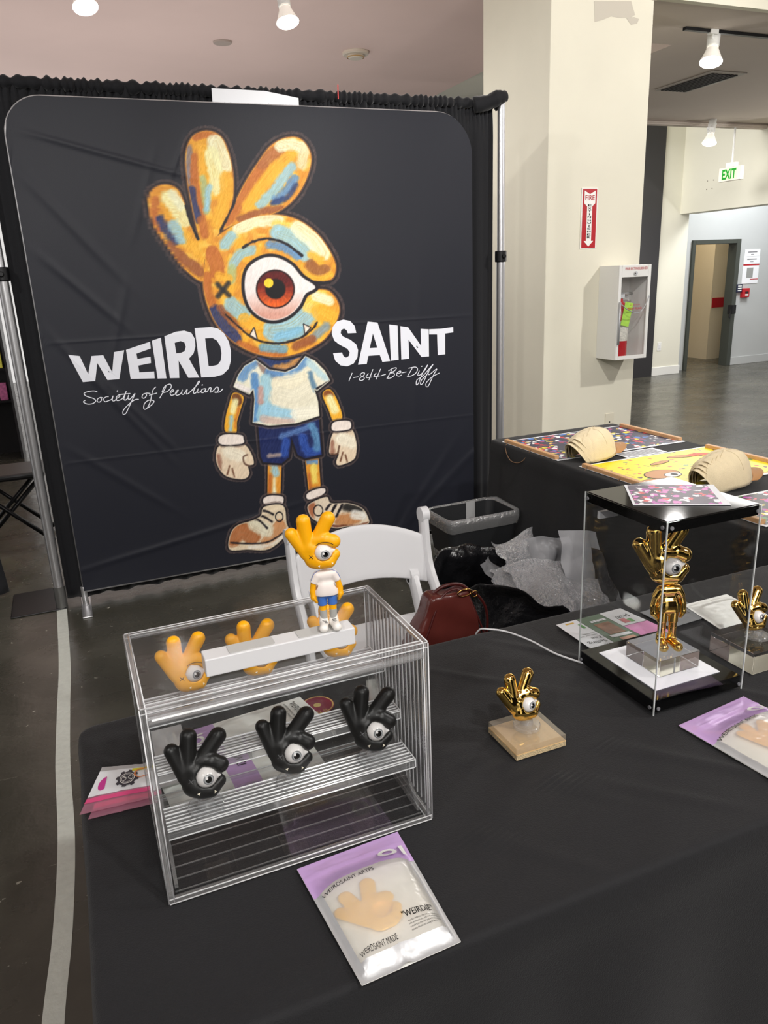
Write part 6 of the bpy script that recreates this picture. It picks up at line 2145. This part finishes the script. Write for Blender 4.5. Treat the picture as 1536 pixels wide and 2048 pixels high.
# second purple pouch at the right edge
pc = [atz(1357, 1453, ZS), atz(1487, 1395, ZS)]
d_ = Vector((pc[1].x - pc[0].x, pc[1].y - pc[0].y, 0)); nrm = Vector((d_.y, -d_.x, 0)).normalized() * 0.245
pc += [pc[1] + nrm, pc[0] + nrm]
TX2 = [('O1', 0.70, 0.262, 0.25, 0.10, M_signwhite, 0.04), ('WEIRDSAINT ARTPS', 0.06, 0.33, 0.55, 0.034, M_ink, 0.0)]
pch2, _ = pouch('lilac and silver zip pouch with yellow figurine, at the right photo edge', 'zip_pouch', pc, ZS + 0.001, 0.025, PARTS, TX2)
an = math.atan2(d_.y, d_.x)
inner_fig((pch2.location.x + 0.00, pch2.location.y - 0.03, ZS + 0.0065), an - 0.3, 1.02e-4, 'yellow figurine lying inside the zip pouch at the right photo edge', M_yellow)
# blank white pouch behind the gold case
pc = [atz(1366, 1212, ZS), atz(1453, 1190, ZS), atz(1536, 1232, ZS), atz(1443, 1262, ZS)]
pouch('blank white zip pouch lying behind the tall display case', 'zip_pouch', pc, ZS + 0.001, 0.010, [('white_film', (0, 1, 0, 1), M_whitefoil)])
# pouches lying behind the riser case
pc = [(0.345, 1.335), (0.345, 1.185), (0.10, 1.165), (0.10, 1.315)]
TXw = [('"WERDIE', 0.10, 0.12, 0.40, 0.05, M_ink, 0.0), ('weirdie embraces the odd', 0.10, 0.16, 0.55, 0.02, M_ink, 0.0), ('and wonderful beauty of', 0.10, 0.19, 0.55, 0.02, M_ink, 0.0), ('IO', 0.30, 0.90, 0.32, 0.10, M_signwhite, 0.03)]
cor = [atz(600, 1400, ZS), atz(655, 1450, ZS), atz(360, 1545, ZS), atz(345, 1480, ZS)]
lw = [('white_film', (0, 1, 0, 0.70), M_whitefoil), ('lilac_band', (0, 1, 0.70, 0.97), M_lilac), ('white_film', (0, 1, 0.97, 1.0), M_whitefoil)]
pouch('white and lilac zip pouch on the table behind the clear case', 'zip_pouch', cor, ZS + 0.006, 0.006, lw, TXw, ridges=False, group=None)
cor = [atz(610, 1470, ZS), atz(655, 1535, ZS), atz(345, 1625, ZS), atz(310, 1545, ZS)]
pouch('silver zip pouch under the white and lilac one behind the clear case', 'zip_pouch', cor, ZS + 0.001, 0.004, [('white_film', (0, 1, 0, 0.42), M_whitefoil), ('lilac_band', (0, 1, 0.42, 0.60), M_lilac), ('silver_film', (0, 1, 0.60, 1), M_whitefoil)], [('WEI', 0.15, 0.52, 0.30, 0.06, M_ink, 0.0)], ridges=False)
cor = [atz(350, 1462, ZS), atz(372, 1500, ZS), atz(312, 1600, ZS), atz(296, 1485, ZS)]
pouch('crinkled silver pouch end beside the left wall of the clear case', 'foil_pouch', [(0.10, 1.33), (0.10, 1.15), (0.035, 1.15), (0.035, 1.33)], ZS + 0.010, 0.003, [('silver_film', (0, 1, 0, 1), M_silver)], ridges=False)
# round sticker
sp_ = atz(625, 1418, ZS)
stt = thing('round_sticker', 'round burgundy sticker with gold ring and letters, behind the clear case', 'sticker', (sp_.x + 0.012, sp_.y + 0.006, ZS + 0.001))
MB().lathe([(0, 0.001), (0.034, 0.001), (0.034, 0)], n=40).build('disc', mat('sticker_burgundy', (140, 26, 66), 0.4), stt)
MB().lathe([(0.030, 0.0014), (0.0325, 0.0014)], n=40).build('gold_ring', mat('sticker_gold', (214, 190, 110), 0.4), stt)
nn_ = MB(); 
for i, c_ in enumerate('NUT'):
    a = math.radians(110 - i * 30) + math.pi
    put_text(nn_, c_, (0.022 * math.cos(a), 0.022 * math.sin(a), 0.0016), (math.sin(a), -math.cos(a), 0), (math.cos(a), math.sin(a), 0), 1, width=0.007, height=0.007, align='CENTER')
nn_.lathe([(0, 0.0014), (0.008, 0.0014)], n=8)
nn_.build('lettering', mat('sticker_gold', (214, 190, 110), 0.4), stt)

# pink zip bags at the left end
M_pink = mat('pink_zip_strip', (232, 84, 140), 0.35); M_pinkf = clear_mat('pink_clear_film', tint=(0.95, 0.6, 0.72), gloss=2, rough=0.1, haze=0.35, hazecol=(0.85, 0.35, 0.5))
for k, (dx, dy, lb) in enumerate(((0.012, -0.012, 'pink-edged zip bag lying underneath at the left end of the front table'), (0, 0, 'pink-edged zip bag with a gear drawing, upper one at the front table left end'))):
    A = [Vector((c.x + dx, c.y + dy, 0)) for c in (atz(205, 1540, ZS), atz(300, 1532, ZS), atz(300, 1602, ZS), atz(160, 1636, ZS))]
    cen = sum(A, Vector()) / 4
    zb = ZS + 0.001 + k * 0.004
    t = thing('zip_bag', lb, 'zip bag', (cen.x, cen.y, zb), 0)

    def SS(u, v, o=0.0):
        p = (A[0] * (1 - u) + A[1] * u) * (1 - v) + (A[3] * (1 - u) + A[2] * u) * v - cen
        return Vector((p.x, p.y, 0.0008 + 0.0018 * math.sin(u * 3.1) * math.sin(v * 3.1) + 0.0009 * noise.noise(Vector((u * 8, v * 8, k))) + o))
    for pn, v0, v1, mm in (('crimped_top', 0, 0.10, M_silver), ('printed_front', 0.10, 0.66, M_paper), ('zip_strip', 0.70, 0.80, M_pink), ('clear_flap', 0.66, 1.0, M_pinkf)):
        m = MB(); m.grid(lambda a, b: SS(a, v0 + (v1 - v0) * b, 0.0006 if pn == 'zip_strip' else 0), 20, 8); m.build(pn, mm, t, smooth=True)
    if k == 1:
        g = MB(); cg, rg = (0.60, 0.38), 0.18
        M_gear = mat('gear_grey', (66, 64, 72), 0.5)
        pts = []
        for i in range(96):
            a = 2 * math.pi * i / 96
            r = rg * (1.22 if (i // 6) % 2 == 0 else 1.0)
            pts.append(SS(cg[0] + r * math.cos(a) * 0.95, cg[1] + r * math.sin(a), 0.0010))
        g.poly(pts)
        gg = g.build('gear_drawing', M_gear, t)
        g = MB()
        for rr0, rr1 in ((0.78, 0.70), (0.60, 0.56)):
            vs = []
            for i in range(49):
                a = 2 * math.pi * i / 48
                for r in (rg * rr0, rg * rr1): vs.append(SS(cg[0] + r * math.cos(a) * .95, cg[1] + r * math.sin(a), 0.0014))
            g.add(vs, [(2 * i, 2 * i + 1, 2 * i + 3, 2 * i + 2) for i in range(48)])
        for a0 in (0.5, 2.2):
            for sg in (-1, 1):
                p, q = (cg[0] + sg * .10 * math.cos(a0), cg[1] + sg * .10 * math.sin(a0)), (cg[0] + sg * .02 * math.cos(a0), cg[1] + sg * .02 * math.sin(a0))
                g.add([SS(p[0], p[1] - .012, .0015), SS(p[0], p[1] + .012, .0015), SS(q[0], q[1] + .012, .0015), SS(q[0], q[1] - .012, .0015)], [(0, 1, 2, 3)])
        g.build('gear_lines', M_signwhite, gg)
        g = MB()
        pts = [SS(0.20, 0.26, .001)] + [SS(0.20 - 0.10 * math.sin(a) , 0.26 + 0.32 * (1 - math.cos(a)) / 2 + 0, .001) for a in np.linspace(0.2, 2.95, 10)] + [SS(0.24, 0.55, .001)]
        g.poly(pts); g.build('pink_mark', mat('mark_pink', (206, 60, 150), 0.5), t)
        g = MB(); g.add([SS(0.66, 0.12, .001), SS(1.0, 0.12, .001), SS(1.0, 0.19, .001), SS(0.66, 0.19, .001)], [(0, 1, 2, 3)]); g.build('yellow_mark', mat('mark_yellow', (234, 226, 60), 0.5), t)
        g = MB()
        vs = []
        for i in range(33):
            a = math.pi * 1.7 * i / 32 + 0.9
            for r in (0.13, 0.10): vs.append(SS(min(0.84 + r * math.cos(a), 1.0), 0.28 + r * math.sin(a), .0018))
        g.add(vs, [(2 * i, 2 * i + 1, 2 * i + 3, 2 * i + 2) for i in range(32)]); g.build('orange_mark', mat('mark_orange', (240, 150, 90), 0.5), t)

# leaflet behind the tall case: four coloured panels
fa, fb, fc, fd = (Vector((c[0], c[1], 0)) for c in ((0.985, 1.375), (1.178, 1.38), (1.20, 1.215), (0.983, 1.229)))
fl_ = thing('sales_leaflet', 'folded leaflet with white, green and pink panels and upside-down text, behind the tall case', 'leaflet', (fd.x, fd.y, ZS + 0.001))


def FL(u, v, o=0.0008):
    p = (fa * (1 - u) + fb * u) * v + (fd * (1 - u) + fc * u) * (1 - v)
    return Vector((p.x - fd.x, p.y - fd.y, o))


def quad(mb, u0, u1, v0, v1, o=0.0008, mi=0):
    mb.add([FL(u0, v0, o), FL(u1, v0, o), FL(u1, v1, o), FL(u0, v1, o)], [(0, 1, 2, 3)], mi)


def panel(name, u0, u1, v0, v1, m, o=0.0008):
    mb = MB(); quad(mb, u0, u1, v0, v1, o); return mb.build(name, m, fl_)


panel('white_panel', 0, 0.30, 0, 1, M_paper)
M_green = mat('leaflet_green', (92, 118, 92), 0.5)
panel('green_panel', 0.305, 0.66, 0, 1, M_green)
panel('price_panel', 0.665, 1.0, 0.50, 1, M_paper)
panel('pink_panel', 0.665, 1.0, 0, 0.49, mat('leaflet_pink', (226, 142, 196), 0.5))


def flip_text(s_, u, v, wu, hv, m, name='lettering', bold=0.0):
    """text printed upside down as seen from the front"""
    vs, fs = text_geo(s_, 1.0, bold)
    x0 = min(q[0] for q in vs); x1 = max(q[0] for q in vs)
    mb = MB(); mb.add([FL(u - (q[0] - x0) / (x1 - x0) * wu, v - q[1] / .7 * hv, 0.0013) for q in vs], fs)
    mb.build(name, m, fl_)


flip_text('0%', 0.27, 0.12, 0.09, 0.07, M_ink); flip_text('Selling', 0.27, 0.26, 0.22, 0.08, M_ink); flip_text('Fee', 0.27, 0.38, 0.12, 0.07, M_ink)
flip_text('Use our app', 0.27, 0.46, 0.22, 0.03, M_ink); flip_text('list today', 0.27, 0.52, 0.16, 0.03, M_ink)
flip_text('$4,387', 0.94, 0.80, 0.20, 0.08, M_ink)
panel('yellow_mark', 0.10, 0.22, 0.90, 0.94, mat('mark_gold', (222, 180, 70), 0.5), 0.0014)
panel('red_green_mark', 0.74, 0.82, 0.56, 0.70, M_red, 0.0014); panel('green_mark', 0.82, 0.88, 0.55, 0.66, mat('mark_green', (90, 160, 80), 0.5), 0.0014)
panel('green_tab', 0.23, 0.27, 0.68, 0.84, mat('mark_green', (90, 160, 80), 0.5), 0.0014)
for k in range(5): panel('white_letter_box', 0.40 + 0.045 * k, 0.438 + 0.045 * k, 0.78, 0.84, M_paper, 0.0014)
panel('photo_patch', 0.39, 0.60, 0.34, 0.72, mat('photo_brown', (150, 112, 88), 0.6, var=0.3, vscale=60), 0.0013)
panel('white_bar', 0.36, 0.62, 0.24, 0.32, M_paper, 0.0015); panel('peach_bar', 0.42, 0.60, 0.12, 0.20, mat('peach', (214, 160, 136), 0.5), 0.0015)
# grey card
gc_ = thing('grey_card', 'grey printed card lying between the leaflet and the blank white pouch', 'card', (1.21, 1.24, ZS + 0.001), math.radians(3))
MB().box((0, 0, 0), (0.14, 0.10, 0.0008)).build('card', mat('card_grey', (112, 114, 118), 0.5), gc_)
put_text(MB(), 'But', (0.10, 0.055, 0.001), (-1, 0, 0), (0, -1, 0), 1, width=0.04, height=0.018, bold=0.01).build('lettering', mat('card_dark', (60, 62, 66), 0.5), gc_)

# white cable
p0 = atz(1158, 1330, ZS)
cb_ = MB(); cb_.tube(catmull([(0.935, 1.175, ZS + 0.004), (0.90, 1.25, ZS + 0.004), (0.885, 1.33, ZS + 0.004), (0.86, 1.395, ZS + 0.004), (0.83, 1.42, ZS + 0.006), (0.815, 1.445, ZS - 0.004), (0.812, 1.462, ZS - 0.05), (0.812, 1.468, ZS - 0.2)], 8), 0.0022, 8)
tag(cb_.build('white_cable', M_plastic_white, smooth=True), 'thin white cable running from the tall display case over the back edge of the table', 'cable')

# ------------------------------------------------------------------ gold head on a wooden block
wb = [(0.620, 1.062), (0.618, 0.966), (0.720, 0.968), (0.722, 1.064)]
blk = thing('display_block', 'square acrylic-topped wooden block in the middle of the front table', 'block', (0.67, 1.015, ZS))
MB().box((-0.051, -0.048, 0), (0.051, 0.048, 0.009)).build('glitter_base', mat('speckled_sand_layer', (196, 176, 140), 0.35, var=0.5, vscale=420), blk)
MB().box((-0.051, -0.048, 0.0092), (0.051, 0.048, 0.011)).build('wood_layer', mat('light_birch', (230, 192, 138), 0.5, var=0.08, vscale=30, stretch=(10, 1, 1)), blk)
MB().box((-0.051, -0.048, 0.0112), (0.051, 0.048, 0.023)).build('acrylic_top', clear_mat('tinted_acrylic_block', tint=(0.93, 0.92, 0.88), gloss=1.6, haze=0.12, hazecol=(0.9, 0.85, 0.74)), blk, bevel=0.0008)
zb_ = ZS + 0.0235
disk_stand('clear acrylic disk stand on the wooden block under the gold figurine', (0.672, 1.018, zb_), 0.0245, None)
head_figure('gold', 'shiny gold hand-head figurine on the square wooden block', 1.06e-4, (0.672, 1.020, zb_ + 0.012), look(2, -14, 0), None)

# gold head on a clear cube, right edge
cbz = 0.048
cube = thing('acrylic_cube', 'thick clear acrylic block at the right edge of the front table', 'block', (1.262, 1.06, ZS))
MB().box((-0.058, -0.058, 0), (0.058, 0.058, cbz)).build('solid_block', M_block, cube, bevel=0.0008)
disk_stand('clear acrylic disk stand on the clear block under the gold figurine at the right edge', (1.268, 1.055, ZS + cbz + 0.0005), 0.0245, None)
head_figure('gold', 'shiny gold hand-head figurine on the clear acrylic block at the right photo edge', 1.06e-4, (1.268, 1.062, ZS + cbz + 0.012), look(-4, -14, 0), None)

# ------------------------------------------------------------------ tall display case with the gold standing figurine
GX0, GX1, GY0, GY1 = 0.922, 1.143, 0.972, 1.203
GZ1 = 1.129
gcase = thing('tall_display_case', 'tall clear display case with black lid and base and a lit white floor', 'display case', (GX0, GY0, ZS))
W, D, H = GX1 - GX0, GY1 - GY0, GZ1 - ZS
M_blackgloss = mat('gloss_black_acrylic', (12, 12, 13), 0.06, spec=0.35)
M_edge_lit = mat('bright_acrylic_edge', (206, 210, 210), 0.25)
t_ = 0.003
MB().box((t_, t_, 0.004), (W - t_, D - t_, 0.030)).build('black_base', M_blackgloss, gcase, bevel=0.001)
MB().box((0.030, 0.030, 0.0303), (W - 0.030, D - 0.030, 0.0318)).build('light_panel', mat('lit_white_panel', (224, 222, 224), 0.35, emit=(235, 232, 238), estr=0.35), gcase)
lid = MB().box((t_, t_, H - 0.022), (W - t_, D - t_, H)).build('black_lid', M_blackgloss, gcase, bevel=0.0012)
for nme, lo, hi in (('front_pane', (0, 0, 0.001), (W, t_, H - 0.001)), ('back_pane', (0, D - t_, 0.001), (W, D, H - 0.001)), ('left_pane', (0, t_, 0.001), (t_, D - t_, H - 0.001)), ('right_pane', (W - t_, t_, 0.001), (W, D - t_, H - 0.001))):
    MB().box(lo, hi).build(nme, M_clear, gcase)
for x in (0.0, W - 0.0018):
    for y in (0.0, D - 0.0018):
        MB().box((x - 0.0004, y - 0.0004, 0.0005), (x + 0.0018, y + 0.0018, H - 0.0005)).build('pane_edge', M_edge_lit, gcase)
bt = MB()
for z in (0.014, H - 0.012):
    for x in (0.010, W - 0.010):
        bt.cyl((x, -0.0025, z), (x, 0.0, z), 0.0035, n=14)
    for y in (0.010, D - 0.010):
        bt.cyl((-0.0025, y, z), (0, y, z), 0.0035, n=14)
bt.build('corner_screws', mat('frosted_screw', (120, 120, 124), 0.4), gcase, smooth=True, auto=40)
tb = MB().box((0.03, D - 0.012, H - 0.060), (0.075, D - t_ - 0.001, H - 0.045)).build('white_sticker', M_paper, gcase)
zb_ = ZS + 0.0322
ib = thing('acrylic_plinth', 'clear square plinth under the gold standing figurine inside the tall case', 'block', (1.040, 1.085, zb_))
MB().box((-0.050, -0.050, 0), (0.050, 0.050, 0.036)).build('solid_block', M_block, ib, bevel=0.0008)
standing('gold', 'shiny gold one-eyed standing figurine inside the tall display case', (1.046, 1.086, zb_ + 0.0365), math.radians(-22), 1.44e-4)
# printed sheet lying on the lid
cs = [Vector((1.014, 1.198)), Vector((1.161, 1.118)), Vector((1.084, 0.995)), Vector((0.939, 1.081))]
a_ = cs[3]; ux = (cs[2] - cs[3]); uy = (cs[0] - cs[3])
ps = thing('printed_sheet', 'white-bordered purple doodle print lying on the black lid of the tall case', 'print', (a_.x, a_.y, GZ1 + 0.0008))
q = lambda u, v, o: (ux.x * u + uy.x * v, ux.y * u + uy.y * v, o)
MB().prism([q(0, 0, 0), q(1.03, 0, 0), q(1.03, 1, 0), q(0, 1, 0)], (0, 0, 0.0008)).build('paper', M_paper, ps)
MB().poly([q(.03, .03, .0011), q(.95, .03, .0011), q(.95, .97, .0011), q(.03, .97, .0011)]).build('printed_picture', M_post_purple, ps)
